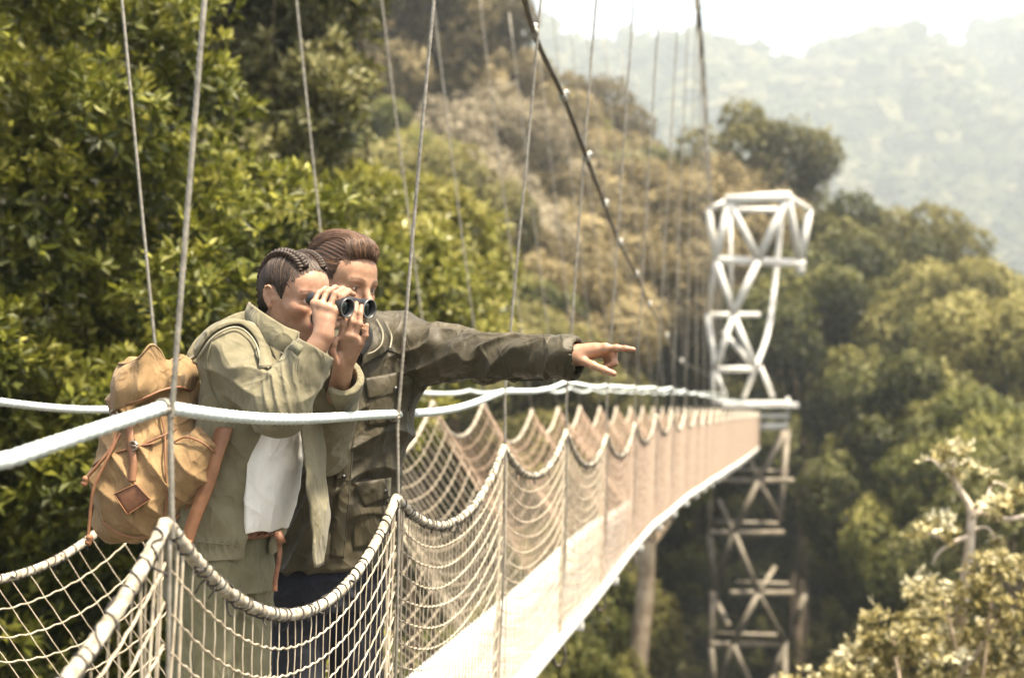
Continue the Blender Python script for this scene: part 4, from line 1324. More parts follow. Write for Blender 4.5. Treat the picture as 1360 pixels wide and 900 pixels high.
def head(fd, H, female):
    """Skull, face, ears and neck in the frame H (origin between the ears)."""
    s = H.s; M = H.M
    E = lambda c, r, k=.012, op='add': fd.ell(H(*c), np.array(r) * s, M, k * s, op)
    C = lambda a, b, r1, r2, k=.01, op='add': fd.cone(H(*a), H(*b), r1 * s, r2 * s, k * s, op)
    E((-.014, 0, .032), (.098, .076, .086))
    E((.028, 0, -.030), (.066, .061, .082), .03)
    E((.046, 0, .040), (.050, .062, .052), .03)
    jw = .046 if female else .053
    for y in (-1, 1):
        C((-.002, y * jw, -.060), (.066, y * .014, -.108), .019, .017 if female else .021, .03)
        C((-.004, y * jw, -.060), (-.006, y * .060, -.012), .018, .016, .03)
        E((.058, y * .042, -.028), (.026, .021, .020), .025)
    E((.072, 0, -.108), (.020, .022 if female else .026, .016), .02)
    C((.080, -.040, .013), (.080, .040, .013), .010, .010, .018)
    C((.088, -.012, .012), (.088, .012, .012), .009, .009, .014)
    for y in (-1, 1):
        E((.101, y * .033, -.006), (.019, .019, .0125), .014, 'sub')
        E((.0765, y * .0325, -.005), (.0125, .0125, .0125), .0)
        C((.0835, y * .020, .0005), (.0815, y * .046, .0000), .0048, .0040, .004)
        C((.0835, y * .021, -.0115), (.0815, y * .044, -.0105), .0040, .0036, .004)
    C((.090, 0, .004), (.114, 0, -.036), .0085, .0105, .012)
    E((.112, 0, -.037), (.013, .011, .010), .008)
    for y in (-1, 1):
        E((.100, y * .0125, -.041), (.012, .0075, .0075), .006)
        E((.108, y * .0065, -.0485), (.006, .0035, .004), .003, 'sub')
    E((.082, 0, -.072), (.022, .030, .026), .02)
    C((.100, -.010, -.0655), (.100, .010, -.0655), .0052, .0052, .006)
    for y in (-1, 1):
        C((.100, y * .008, -.0655), (.089, y * .024, -.0705), .0052, .0028, .005)
        C((.099, y * .008, -.0760), (.089, y * .023, -.0712), .0062, .0030, .005)
    C((.099, -.009, -.0765), (.099, .009, -.0765), .0064, .0064, .005)
    C((.108, -.021, -.0708), (.108, .021, -.0708), .0042, .0042, .003, 'sub')
    for y in (-1, 1):
        EMy = np.stack([nrm(H.f - H.l * y * .25), nrm(H.l * y + H.f * .25), H.u], 1)
        fd.ell(H(-.013, y * .0800, -.001), np.array((.0165, .0060, .0260)) * s, EMy, .005 * s)
        fd.ell(H(-.010, y * .0875, -.003), np.array((.0090, .0080, .0150)) * s, EMy, .004 * s, 'sub')
        fd.chain([H(x, y * l, z) for x, l, z in ((.003, .0785, .008), (-.003, .083, .021), (-.012, .0865, .0265), (-.022, .0885, .0235), (-.0285, .0885, .012), (-.0285, .0870, -.002), (-.023, .0845, -.016), (-.014, .0815, -.0265))], [.0036 * s] * 8, .003 * s)
        fd.chain([H(x, y * l, z) for x, l, z in ((-.020, .0865, .010), (-.0215, .086, -.002), (-.0165, .084, -.013))], [.0028 * s] * 3, .003 * s)
        fd.cone(H(-.001, y * .0795, -.004), H(-.002, y * .0790, -.013), .0038 * s, .0042 * s, .004 * s)
        fd.ell(H(-.010, y * .0795, -.028), np.array((.0075, .0055, .0080)) * s, H.M, .005 * s)


def finger(fd, pts, r0, r1, k=.004):
    """Knuckle, two joints, tip."""
    rs = np.linspace(r0, r1, len(pts))
    fd.chain(pts, rs, k)
    for p, r in zip(pts[1:-1], rs[1:-1]): fd.ell(p, (r * 1.07,) * 3, None, .004)


def sdf_obj(name, fd, mat, parent, disp=None, smooth_it=1, attr=None):
    v, q = fd.surface()
    if smooth_it: v = relax(v, q, smooth_it)
    if disp is not None:
        n = vnormals(v, q)
        v = disp(v, n)
    at = attr(v) if attr is not None else None
    return obj(name, make_mesh(name, v, q, True, attrs=at), mat, parent)
# ------------------------------------------------------------------ shared people materials
def mat_skin(name):
    m = NT(name)
    col = m.attr('tone', 'Color')
    mott = m.ramp(m.noise(60, 4), [(.3, (.86, .74, .68)), (.7, (1.06, 1.04, 1.02))])
    c = m.mix(1.0, col, mott, 'MULTIPLY')
    h = m.n('Math', operation='MULTIPLY_ADD'); m.l(m.noise(160, 4), h.inputs[0]); h.inputs[1].default_value = 1.6; m.l(m.noise(900, 2), h.inputs[2])
    return m.bsdf(c, m.ramp(m.noise(45, 3), [(.3, (.36,) * 3), (.7, (.58,) * 3)]), h.outputs[0], .00045, .5, .45, sss=.12)


def mat_cloth(name, c1, c2, weave=900, rough=.85, bump=.0005, big=9, crease=1.0):
    """Woven cloth: soft tonal wear, a fine weave and a net of sharp small creases."""
    m = NT(name)
    n1 = m.noise(big, 5, .65)
    col = m.ramp(n1, [(.32, c1), (.68, c2)])
    fine = m.noise(weave, 2)
    col = m.mix(.3, col, m.ramp(fine, [(.3, (.5, .5, .5)), (.7, (1.3, 1.3, 1.3))]), 'MULTIPLY')

    def mth(op, a, b=None):
        nd = m.n('Math', operation=op)
        for k, x in enumerate((a, b)):
            if x is None: continue
            if hasattr(x, 'links'): m.l(x, nd.inputs[k])
            else: nd.inputs[k].default_value = x
        return nd.outputs[0]

    def creases(sc, stretch, p):
        mp = m.n('Mapping'); mp.inputs['Scale'].default_value = stretch; mp.inputs['Rotation'].default_value = (.3, .5, .4 + sc)
        m.l(m.n('TexCoord').outputs['Object'], mp.inputs['Vector'])
        nd = m.n('TexNoise'); nd.inputs['Scale'].default_value = sc; nd.inputs['Detail'].default_value = 2.5; nd.inputs['Roughness'].default_value = .45
        nd.inputs['Distortion'].default_value = .6
        m.l(mp.outputs[0], nd.inputs['Vector'])
        a = mth('ABSOLUTE', mth('SUBTRACT', nd.outputs['Fac'], .5))
        return mth('POWER', mth('MAXIMUM', mth('SUBTRACT', 1.0, mth('MULTIPLY', a, 4.0)), 0.0), p)
    h = mth('ADD', mth('MULTIPLY', creases(6, (1, 1, .55), 2.0), .0075 * crease), mth('MULTIPLY', creases(15, (1, 1, .6), 2.0), .0035 * crease))
    h = mth('ADD', h, mth('MULTIPLY', m.noise(60, 4), .0012))
    h = mth('ADD', h, mth('MULTIPLY', fine, bump))
    b = m.bsdf(col, rough, h, 1.0, .9, .25, sheen=.08)
    return b


M_skin = mat_skin('skin')
M_khaki = mat_cloth('light_khaki_cotton', (.126, .113, .069), (.186, .166, .107), crease=1.3)
M_seam = mat_cloth('dark_khaki_seam', (.10, .095, .06), (.16, .15, .095))
M_pants = mat_cloth('olive_twill', (.110, .104, .060), (.152, .144, .086), 700)
M_shirt = mat_cloth('white_cotton', (.62, .61, .58), (.70, .69, .66), crease=.7)
M_olive = mat_cloth('dark_olive_waxed_cotton', (.030, .0245, .0125), (.062, .051, .028), 900, .50)
M_olived = mat_cloth('olive_seam', (.022, .02, .013), (.04, .035, .022))
M_black = mat_cloth('black_lining', (.006, .006, .006), (.014, .013, .012), crease=.3)
M_jean = mat_cloth('dark_blue_denim', (.007, .008, .013), (.016, .018, .027), 600)
M_leather = mat_simple('brown_leather', (.10, .042, .022), (.19, .085, .042), 40, .5, 300, .0008, .4)
M_tan = mat_cloth('tan_canvas', (.175, .110, .050), (.27, .175, .085), 800, .85, .0006, 14, 1.3)
M_tanl = mat_simple('russet_leather_strap', (.15, .066, .030), (.22, .105, .05), 25, .55, 200, .0008, .4)
M_cream = mat_cloth('cream_webbing', (.22, .20, .145), (.30, .275, .205), crease=.1)
M_boot = mat_simple('dark_boot_leather', (.03, .02, .012), (.07, .045, .028), 20, .5, 150, .001, .4)
M_metal = mat_simple('dull_metal', (.25, .22, .18), (.45, .40, .33), 40, .35, None, metal=.9)
M_brass = mat_simple('dark_snap_metal', (.03, .03, .03), (.08, .08, .08), 40, .35, None, metal=.8)


def mat_hair(name, c1, c2, c3):
    m = NT(name)
    col = m.ramp(m.attr('var'), [(0, c1), (.5, c2), (1, c3)])
    return m.bsdf(col, .52, None, spec=.35)


M_hairw = mat_hair('dark_brown_hair', (.012, .007, .005), (.034, .020, .013), (.10, .064, .042))
M_hairm = mat_hair('chestnut_hair', (.024, .012, .007), (.072, .037, .020), (.185, .102, .058))
M_rubber = mat_simple('black_rubber_armour', (.010, .010, .011), (.024, .024, .025), 60, .5, 500, .0006, .4)
M_lens = NT('coated_lens').bsdf((.005, .012, .012), .05, spec=.9)
M_ring = mat_simple('worn_metal_ring', (.10, .10, .10), (.20, .20, .19), 40, .35, None, metal=.6)


def skin_attr(H, female, base, nails=()):
    b = np.array(base)

    def f(v):
        p = H.inv(v); x, y, z = p.T
        c = np.tile(b, (len(v), 1)) * (1 + .06 * pn3(v, 9, 3))[:, None]
        def mixc(mask, col):
            nonlocal c
            mask = np.clip(mask, 0, 1)[:, None]
            c = c * (1 - mask) + np.array(col) * mask
        near = (np.abs(x) < .2) & (np.abs(z) < .2) & (np.abs(y) < .12)
        ay = np.abs(y)
        cheek = np.exp(-(((x - .07) / .03) ** 2 + ((ay - .045) / .02) ** 2 + ((z + .035) / .022) ** 2)) * near
        mixc(cheek * .5, b * (1.05, .74, .66))
        mixc(np.clip(.30 * pn3(v, 16, 31), 0, .35), b * (1.03, .80, .74)); mixc(np.clip(.30 * pn3(v, 11, 33), 0, .3), b * (.80, .80, .80))
        mixc(np.exp(-(((x - .115) / .015) ** 2 + (y / .016) ** 2 + ((z + .036) / .014) ** 2)) * near * .3, b * (1.05, .75, .7))
        lip = (x > .075) & near * (1 - (z + .0708) ** 2 / .0095 ** 2 - (y / .026) ** 2 > 0)
        mixc(lip * (.7 if female else .4), (.36, .14, .11) if female else (.28, .14, .105))
        bz = .0155 + .006 * np.sin(np.clip((ay - .012) / .042, 0, 1) * 2.6)
        br = np.exp(-((z - bz) / .0036) ** 2) * (ay > .013) * (ay < .053) * (x > .05) * near
        mixc(br * .85, (.035, .02, .014) if female else (.06, .03, .018))
        eye = ((x - .0765) ** 2 + (ay - .0325) ** 2 + (z + .005) ** 2 < .01285 ** 2) & (x > .083)
        mixc(eye * 1.0, (.55, .52, .50))
        iris = eye & ((ay - .0325) ** 2 + (z + .005) ** 2 < .0052 ** 2)
        mixc(iris * 1.0, (.05, .035, .025))
        lash = near & (x > .075) & (np.abs(z - .0005 + (ay - .033) ** 2 * 8) < .0016) & (ay > .019) & (ay < .047)
        mixc(lash * .8, (.03, .018, .014))
        if not female:
            st = sstep(-.045, -.07, z) * (x > .0) * near * (1 - lip)
            mixc(st * .28, (.12, .085, .065))
        for p0, p1, r in nails:
            ax = nrm(p1 - p0); nl = p1 - ax * .002
            d2 = v - nl; along = d2 @ ax; rad = np.linalg.norm(d2 - along[:, None] * ax, axis=1)
            up = nrm(V(0, 0, 1) - ax * ax[2])
            mixc(np.exp(-(np.linalg.norm(v - p1, axis=1) / .011) ** 2) * .5, b * (1.02, .72, .66))
            mixc(((np.abs(along) < .0065) & (rad < r * 1.25) & ((d2 @ up) > r * .55)) * .6, b * (1.25, 1.22, 1.2))
        return {'tone': c}
    return f


def tube_part(name, pts, r, mat, parent, sides=8, n=40, **kw):
    g = Geo(); g.tube(spline(pts, n), r, sides, **kw)
    return g.build(name, mat, parent)


def on(fd, px, py, off=.002, y0=2.7, y1=4.6):
    p, n = fd.hit(px, py, y0, y1)
    if p is None: return None
    return p + n * off


def patch(fd, corners, nu, nv, off, mat, name, parent, thick=.004, bulge=0.0, y0=2.7, y1=4.6):
    """A piece of cloth laid on a body: corners (4 pixels, in order round the piece) found on the surface."""
    c = np.asarray(corners, float)
    pts = np.zeros((nu, nv, 3)); nn = np.zeros((nu, nv, 3)); ok = np.zeros((nu, nv), bool)
    for i in range(nu):
        for j in range(nv):
            u, w_ = i / (nu - 1), j / (nv - 1)
            q = (c[0] * (1 - u) + c[1] * u) * (1 - w_) + (c[3] * (1 - u) + c[2] * u) * w_
            p, n = fd.hit(q[0], q[1], y0, y1)
            if p is not None:
                pts[i, j] = p + n * (off + bulge * 16 * u * (1 - u) * w_ * (1 - w_)); nn[i, j] = n; ok[i, j] = True
    if not ok.all():
        good = np.argwhere(ok)
        for i, j in np.argwhere(~ok):
            k = good[np.argmin(((good - [i, j]) ** 2).sum(1))]
            pts[i, j] = pts[tuple(k)]; nn[i, j] = nn[tuple(k)]
    for _ in range(2):
        pts[1:-1, 1:-1] = .5 * pts[1:-1, 1:-1] + .125 * (pts[:-2, 1:-1] + pts[2:, 1:-1] + pts[1:-1, :-2] + pts[1:-1, 2:])
    top = pts.reshape(-1, 3); bot = (pts - nn * thick).reshape(-1, 3); N_ = len(top)
    i = (np.arange(nu - 1)[:, None] * nv + np.arange(nv - 1)[None]).ravel()
    q = np.stack([i, i + 1, i + nv + 1, i + nv], 1)
    rim = [(a * nv) for a in range(nu)] + [(nu - 1) * nv + b for b in range(1, nv)] + [a * nv + nv - 1 for a in range(nu - 2, -1, -1)] + list(range(nv - 2, 0, -1))
    rim = np.array(rim); r2 = np.roll(rim, -1)
    qq = np.concatenate([q, q[:, ::-1] + N_, np.stack([rim, r2, r2 + N_, rim + N_], 1)])
    g = Geo(); g.add(np.concatenate([top, bot]), qq)
    return g.build(name, mat, parent)


def band_on(fd, path, w_, off, mat, name, parent, thick=.003, n=40, y0=2.7, y1=4.6):
    """A strap laid over a surface along a pixel path."""
    c = spline(np.array([(x, y, 0) for x, y in path], float), n)[:, :2]
    pts, ns = [], []
    for x, y in c:
        p, nn = fd.hit(x, y, y0, y1)
        if p is not None: pts.append(p + nn * off); ns.append(nn)
    pts = np.array(pts); ns = np.array(ns)
    for _ in range(4):
        pts[1:-1] = .5 * pts[1:-1] + .25 * (pts[:-2] + pts[2:]); ns[1:-1] = .5 * ns[1:-1] + .25 * (ns[:-2] + ns[2:])
    t = np.gradient(pts, axis=0); s = np.cross(t, ns); s /= np.linalg.norm(s, axis=1, keepdims=True)
    g = Geo(); g.strip(pts - s * w_ / 2, pts + s * w_ / 2, thick)
    return g.build(name, mat, parent)


def seam_on(fd, path, r, off, mat, name, parent, n=40, y0=2.7, y1=4.6):
    c = spline(np.array([(x, y, 0) for x, y in path], float), n)[:, :2]
    pts = [p for p in (on(fd, x, y, off, y0, y1) for x, y in c) if p is not None]
    if len(pts) < 4: return None
    pts = np.array(pts)
    for _ in range(3): pts[1:-1] = .5 * pts[1:-1] + .25 * (pts[:-2] + pts[2:])
    g = Geo(); g.tube(pts, r, 6)
    return g.build(name, mat, parent)


def settle(fd, pts, off, it=4):
    """Push points onto the surface of a field."""
    p = np.array(pts, float)
    for _ in range(it):
        p = p - fd.grad(p) * (fd.at(p) - off)[:, None]
    return p


def braid(path, w_, h_, r, turns, up, g, a=.4):
    """Three strands plaited along a path."""
    c = spline(path, 150); u = np.asarray(up)
    t = np.gradient(c, axis=0); t /= np.linalg.norm(t, axis=1, keepdims=True)
    n = u - t * np.sum(u * t, 1, keepdims=True); n /= np.linalg.norm(n, axis=1, keepdims=True)
    s = np.cross(t, n)
    q = np.linspace(0, 2 * math.pi * turns, 150)
    tp = np.linspace(1, .75, 150)
    for k in range(3):
        ph = q + k * 2 * math.pi / 3
        p = c + s * (w_ * np.sin(ph) * tp)[:, None] + n * (h_ * np.sin(2 * ph) * tp)[:, None]
        for m_ in range(3):
            o = s * (.35 * r * math.cos(m_ * 2.1)) + n * (.35 * r * math.sin(m_ * 2.1))
            g.tube(p + o, r * .72 * tp, 7, a=a + .25 * (m_ - 1))


def secs(rows, dy=0.):
    out = []
    for py, px, Y, a, b in rows:
        p = P(px, py, Y + dy); out.append((p[2], p[0], p[1], a, b))
    return out


def leg(fd, hip, knee, ankle, r0, r1, r2, k=.03):
    fd.cone(hip, knee, r0, r1, k); fd.cone(knee, ankle, r1, r2, k)


def foot(fd, ankle, F, k=.02, r=.042, L=.17):
    f = nrm(V(F[0], F[1], 0)); z = -1.385
    a = V(ankle[0], ankle[1], z + r)
    fd.cone(ankle, a - f * .03, r * 1.0, r * .95, k); fd.cone(a - f * .03, a + f * L + V(0, 0, -.008), r * .95, r * .78, k)


DECKZ = -1.385
SHIFT = .10


def PW(x, y, Y): return P(x, y, Y + SHIFT)
def secw(rows): return secs(rows, SHIFT)


# ------------------------------------------------------------------ the woman
FW = nrm(V(.85, -.53, 0)); RW = V(FW[1], -FW[0], 0)
HW = Frame(PW(392, 394, 3.55), (.75, -.66), pitch=7, s=.92)
FB = Frame(PW(476, 409.5, 3.40), (.82, -.57), pitch=10)            # binoculars, origin between the front lenses
w_sh_r, w_el_r, w_wr_r = PW(306, 469, 3.45), PW(371, 541, 3.335), PW(429, 447, 3.350)
w_sh_l, w_el_l, w_wr_l = PW(404, 468, 3.68), PW(430, 597, 3.80), PW(453, 502, 3.50)
w_hip_r, w_hip_l = PW(272, 752, 3.52), PW(318, 752, 3.645)
w_kn_r, w_kn_l = V(w_hip_r[0] - .01, 3.58, -.93), V(w_hip_l[0] + .01, 3.70, -.93)
w_an_r, w_an_l = V(w_hip_r[0] - .0, 3.59, DECKZ + .09), V(w_hip_l[0] + .0, 3.71, DECKZ + .09)
W_rows = [(735, 293, 3.58, .130, .178), (680, 304, 3.58, .124, .176), (620, 320, 3.57, .116, .165), (560, 337, 3.56, .120, .170), (500, 350, 3.56, .124, .180), (466, 360, 3.56, .108, .178), (444, 368, 3.565, .080, .125), (428, 372, 3.57, .062, .072)]
hands_w = [
    # right hand over the near barrel: index, middle, ring, little, thumb
    ([(446, 413, 3.358), (454, 394, 3.372), (463, 388, 3.400), (470, 391, 3.424)], .0088, .0070),
    ([(437, 409, 3.352), (445, 390, 3.368), (455, 384, 3.398), (464, 386, 3.424)], .0090, .0071),
    ([(427, 405, 3.356), (434, 388, 3.376), (445, 382, 3.408), (454, 384, 3.432)], .0086, .0068),
    ([(417, 402, 3.364), (423, 389, 3.386), (432, 383, 3.412), (440, 384, 3.432)], .0078, .0062),
    ([(434, 436, 3.345), (446, 430, 3.372), (453, 427, 3.400)], .0105, .0085),
    # left hand held up flat under the far barrel
    ([(453, 448, 3.402), (456, 431, 3.400), (459, 418, 3.412), (461, 408, 3.432)], .0098, .0074),
    ([(462, 445, 3.400), (467, 427, 3.397), (470, 413, 3.408), (473, 403, 3.424)], .0100, .0074),
    ([(471, 447, 3.404), (477, 430, 3.400), (478, 416, 3.406), (480, 407, 3.416)], .0096, .0072),
    ([(479, 455, 3.410), (485, 445, 3.407), (485, 438, 3.405), (487, 432, 3.404)], .0088, .0068),
    ([(447, 482, 3.408), (441, 467, 3.392), (443, 456, 3.388), (446, 450, 3.390)], .0110, .0080),
]
fb = Field(V(-.97, 3.16, -1.40), V(-.28, 4.06, .34), .0034)
head(fb, HW, True)
nb_ = PW(368, 442, 3.575)
fb.cone(HW(-.030, 0, -.055), nb_, .050, .054, .03)
fb.loft(secw(W_rows), FW, .03, pad=-.036)
fb.cone(w_sh_r, w_sh_l, .045, .045, .04)
for s, e, w_ in ((w_sh_r, w_el_r, w_wr_r), (w_sh_l, w_el_l, w_wr_l)):
    fb.cone(s, e, .048, .038, .02); fb.cone(e, w_, .037, .0255, .015)
# palms
for wr, kn, y in ((w_wr_r, [h[0][0] for h in hands_w[:4]], 0), (w_wr_l, [h[0][0] for h in hands_w[5:9]], 0)):
    q = [PW(*k) for k in kn]
    for k_ in q: fb.cone(wr + (k_ - wr) * .12, wr + (k_ - wr) * .93, .0165, .0100, .010)
    for a, b in zip(q[:-1], q[1:]): fb.cone(a, b, .0095, .0095, .008)
    fb.cone(wr + (q[1] - wr) * .1, wr + (q[1] - wr) * .55, .021, .017, .012)
fb.cone(PW(432, 443, 3.343), PW(434, 436, 3.345), .014, .012, .012)
fb.cone(PW(453, 494, 3.475), PW(448, 476, 3.415), .016, .013, .014)
for pts, r0, r1 in hands_w: finger(fb, [PW(*p) for p in pts], r0 * .92, r1 * .95, .0025)
leg(fb, w_hip_r, w_kn_r, w_an_r, .075, .050, .036); leg(fb, w_hip_l, w_kn_l, w_an_l, .075, .050, .036)
for a in (w_an_r, w_an_l): foot(fb, a, FW, r=.030, L=.14)
v, q = fb.surface(); v = relax(v, q, 1)
woman = obj('person', make_mesh('person', v, q, True, attrs=skin_attr(HW, True, (.34, .208, .138), [(PW(*h[0][-2]), PW(*h[0][-1]), h[2]) for h in hands_w[:5]])(v)), M_skin)
tag(woman, 'woman with braided dark hair in a light khaki jacket looking through binoculars', 'person')

# hair
fh = Field(HW.o - .16, HW.o + .16, .0028)
fh.ell(HW(-.014, 0, .036), np.array((.105, .083, .092)) * .92, HW.M, 0)
fh.ell(HW(-.030, 0, .000), np.array((.088, .076, .085)) * .92, HW.M, .02)
fh.cone(HW(-.055, 0, -.035), HW(-.062, 0, -.075), .040, .030, .02)
fh.ell(HW(.104, 0, -.040), np.array((.083, .2, .110)) * .92, HW.M, .006, 'sub')
fh.ell(HW(-.013, .08, -.006), np.array((.031, .05, .038)) * .92, HW.M, .006, 'sub')
fh.ell(HW(-.013, -.08, -.006), np.array((.031, .05, .038)) * .92, HW.M, .006, 'sub')
fh.box(HW(.09, 0, -.10), np.array((.085, .2, .07)), HW.M, 0, .005, 'sub')


def hair_disp(v, n):
    p = HW.inv(v)
    ph = p[:, 0] * 700 + np.abs(p[:, 1]) * 500 + 3 * pn3(v, 12, 5)
    return v + n * (.0006 * np.sin(ph) + .0005 * np.sin(ph * 2.3 + 1))[:, None]


hairw = sdf_obj('hair', fh, M_hairw, woman, hair_disp, 2, lambda v: {'var': np.clip(.28 + .2 * pn3(v, 14, 2) + .25 * np.sin(HW.inv(v)[:, 0] * 620), 0, 1)})
g = Geo(); rng = np.random.default_rng(8)
bp = [(.074, .036, .085), (.050, .043, .112), (.012, .047, .128), (-.035, .047, .127), (-.078, .043, .104), (-.108, .037, .062), (-.118, .030, .012), (-.108, .024, -.040), (-.092, .018, -.075)]
for sgn in (-1, 1):
    path = settle(fh, [HW(x, sgn * y, z) for x, y, z in bp], .004)
    braid(path, .0105, .0052, .0062, 9, HW.u * .7 - HW.l * .5 * -sgn - HW.f * .2, g)
    pl = spline(path, 60)
    # strands drawn up from the hairline and the nape into the braid
    for k in range(330):
        u = rng.uniform(0, 1)
        e = pl[int(4 + u * 50)]
        side = rng.uniform() < .62
        if side:
            s = HW(.060 - .15 * u + rng.normal() * .006, sgn * (.064 + .012 * math.sin(u * 3)), .055 - .085 * u + rng.normal() * .008)
            if u > .5: s = HW(-.085 + rng.normal() * .01, sgn * .055, -.03 - .05 * (u - .5) + rng.normal() * .012)
        else:
            s = HW(.078 - .17 * u, sgn * .004, .105 + .01 * math.sin(u * 3))
        m_ = (s + e) / 2 + HW.l * sgn * .012
        st = settle(fh, spline([s, m_, e], 12), .0007, 3)
        g.tube(st, np.linspace(.0006, .0009, 12) * rng.uniform(.6, 1.4), 5, caps=False, a=rng.uniform(.0, 1) ** 1.3)
for k in range(260):
    t = rng.uniform(0, 1)
    y = rng.uniform(-.066, .066)
    z = .077 - 10.5 * y * y + rng.normal() * .003; x = .080 - 6.5 * y * y
    s = HW(x, y, z); e = s - HW.f * rng.uniform(.015, .03) + HW.u * rng.uniform(.012, .028) - HW.l * y * .2
    st = settle(fb, [s, (s + e) / 2], .0008, 2); st = np.concatenate([st, settle(fh, [e], .001, 2)])
    g.tube(spline(st, 6), [.0003, .0006, .0007, .0008, .0008, .0007], 4, caps=False, a=rng.uniform(.3, .9))
for k in range(22):
    d = nrm(rng.normal(size=3))
    if d @ HW.u < .1: continue
    s = settle(fh, [HW.o + d * .1], .001, 3)[0]; n_ = fh.grad(s)[0]
    g.tube(spline([s, s + n_ * .006 - HW.f * .012, s + n_ * rng.uniform(.003, .008) - HW.f * .018], 6), .00035, 3, caps=False, a=.7)
# loose short hairs at the temple
for k in range(40):
    s = HW(.052 + rng.normal() * .008, -.062, .045 + rng.normal() * .014); e = s + HW.f * rng.uniform(-.03, -.005) - HW.u * rng.uniform(-.005, .02)
    g.tube(settle(fh, spline([s, (s + e) / 2 - HW.l * .006, e], 7), .001, 2), .0006, 4, caps=False, a=.6)
g.build('braid', M_hairw, hairw)

# shirt
fs = Field(V(-.94, 3.31, -.52), V(-.36, 3.99, .14), .004)
fs.loft(secw([(r[0], r[1] + (13 if 560 < r[0] else 3), r[2], r[3] + (.006 if r[0] > 560 else -.010), r[4] - .024) for r in W_rows if r[0] < 700] + [(702, 312, 3.575, .120, .150)]), FW, .01)

for py in range(470, 720, 4):
    # the shirt shows only between the jacket's two edges
    px = float(np.interp(py, [r[0] for r in W_rows[::-1]], [r[1] for r in W_rows[::-1]]))
    c = PW(px, py, 3.57); a0 = np.interp(py, [436, 470, 520, 600, 650, 700, 740], [12, 16, 28, 38, 28, 16, 13])
    for az in np.arange(a0 + 13, 115, 6):
        d = FW * math.cos(R(az)) + RW * math.sin(R(az))
        fs.cone(c + d * .108, c + d * .22, .009, .016, 0, 'sub')


def shirt_disp(v, n):
    return v + n * (.004 * pn3(v * [1, 1, .35], 7, 12) + .003 * ridge(v[:, 0] * 60 + v[:, 2] * 12 + 2 * pn3(v, 4, 9), 1.5))[:, None]


sdf_obj('shirt', fs, M_shirt, woman, shirt_disp, 2)

# trousers
ft = Field(V(-.97, 3.34, -1.36), V(-.44, 3.95, -.34), .004)
ft.loft(secw([(690, 302, 3.58, .106, .140), (735, 293, 3.58, .110, .150), (785, 290, 3.58, .116, .164)]), FW, .02)
leg(ft, w_hip_r, w_kn_r, w_an_r, .094, .066, .052, .02); leg(ft, w_hip_l, w_kn_l, w_an_l, .094, .066, .052, .02)


def pants_disp(v, n):
    for h, k, sd_ in ((w_hip_r, w_kn_r, 3), (w_hip_l, w_kn_l, 5)):
        v = folds(v, n, h, k, .13, .007, 9, 1.2, -.25, .45, sd_, 1.2)
    return v + n * (.0022 * pn3(v, 10, 6))[:, None]


pants = sdf_obj('trousers', ft, M_pants, woman, pants_disp, 1)
for x0 in (250,):
    seam_on(ft, [(247, 735), (250, 780), (254, 830), (258, 890)], .0022, .001, M_seam, 'side_seam', pants)
# boots
for a in (w_an_r, w_an_l):
    f_ = Field(a - V(.2, .2, .12), a + V(.25, .2, .12), .005); foot(f_, a, FW, r=.045, L=.16); f_.cone(a, a + V(0, 0, .06), .05, .052, .02)
    f_.half(V(0, 0, DECKZ + .002), (0, 0, -1))
    sdf_obj('boot', f_, M_boot, woman)

# jacket: outer shell, hollowed, open in front
fj = Field(V(-.97, 3.18, -.56), V(-.34, 4.06, .14), .0036)
fj.loft(secw(W_rows), FW, .02)
fj.cone(PW(340, 460, 3.50), w_sh_r, .055, .068, .05)
fj.cone(PW(392, 462, 3.62), w_sh_l, .055, .066, .05)
fj.cone(w_sh_r, w_el_r, .072, .070, .03); fj.cone(w_el_r, w_wr_r, .070, .048, .02)
fj.cone(w_sh_l, w_el_l, .074, .068, .03); fj.cone(w_el_l, w_wr_l, .068, .058, .02)
# the hollow inside
fi = fj.twin()
fi.loft(secw([(r[0], r[1], r[2], r[3] - .013, r[4] - .013) for r in W_rows[1:]] + [(770, 290, 3.58, .117, .165), (400, 378, 3.57, .055, .062)]), FW, .0)
for e_, w_, k_ in ((w_el_r, w_wr_r, .16), (w_el_l, w_wr_l, -.03)):
    d_ = nrm(w_ - e_); c_ = w_ + (e_ - w_) * k_
    fi.cone(c_ - d_ * .06, c_ + d_ * .1, .040, .042, 0)
    s_ = nrm(np.cross(d_, [0, 1, 0])); fj.box(c_ + d_ * .06, (.06, .064, .064), np.stack([d_, s_, np.cross(d_, s_)], 1), 0, 0, 'sub')
# the front opening: a wedge that widens downwards
ctr = lambda py: np.array([np.interp(py, [r[0] for r in W_rows[::-1]], [r[1] for r in W_rows[::-1]])])
for py in range(436, 760, 3):
    px = float(np.interp(py, [r[0] for r in W_rows[::-1]], [r[1] for r in W_rows[::-1]]))
    c = PW(px, py, 3.57)
    wr_ = np.interp(py, [436, 470, 520, 600, 650, 700, 740], [12, 16, 28, 38, 28, 16, 13]); wl_ = np.interp(py, [436, 470, 520, 600, 740], [8, 14, 22, 27, 25])
    for az in np.linspace(-wl_, wr_, 24):
        d = FW * math.cos(R(az)) + RW * math.sin(R(az))
        fi.cone(c + d * .075, c + d * .20, .0100, .0150, 0)
fj.f = np.maximum(fj.f, -fi.f)


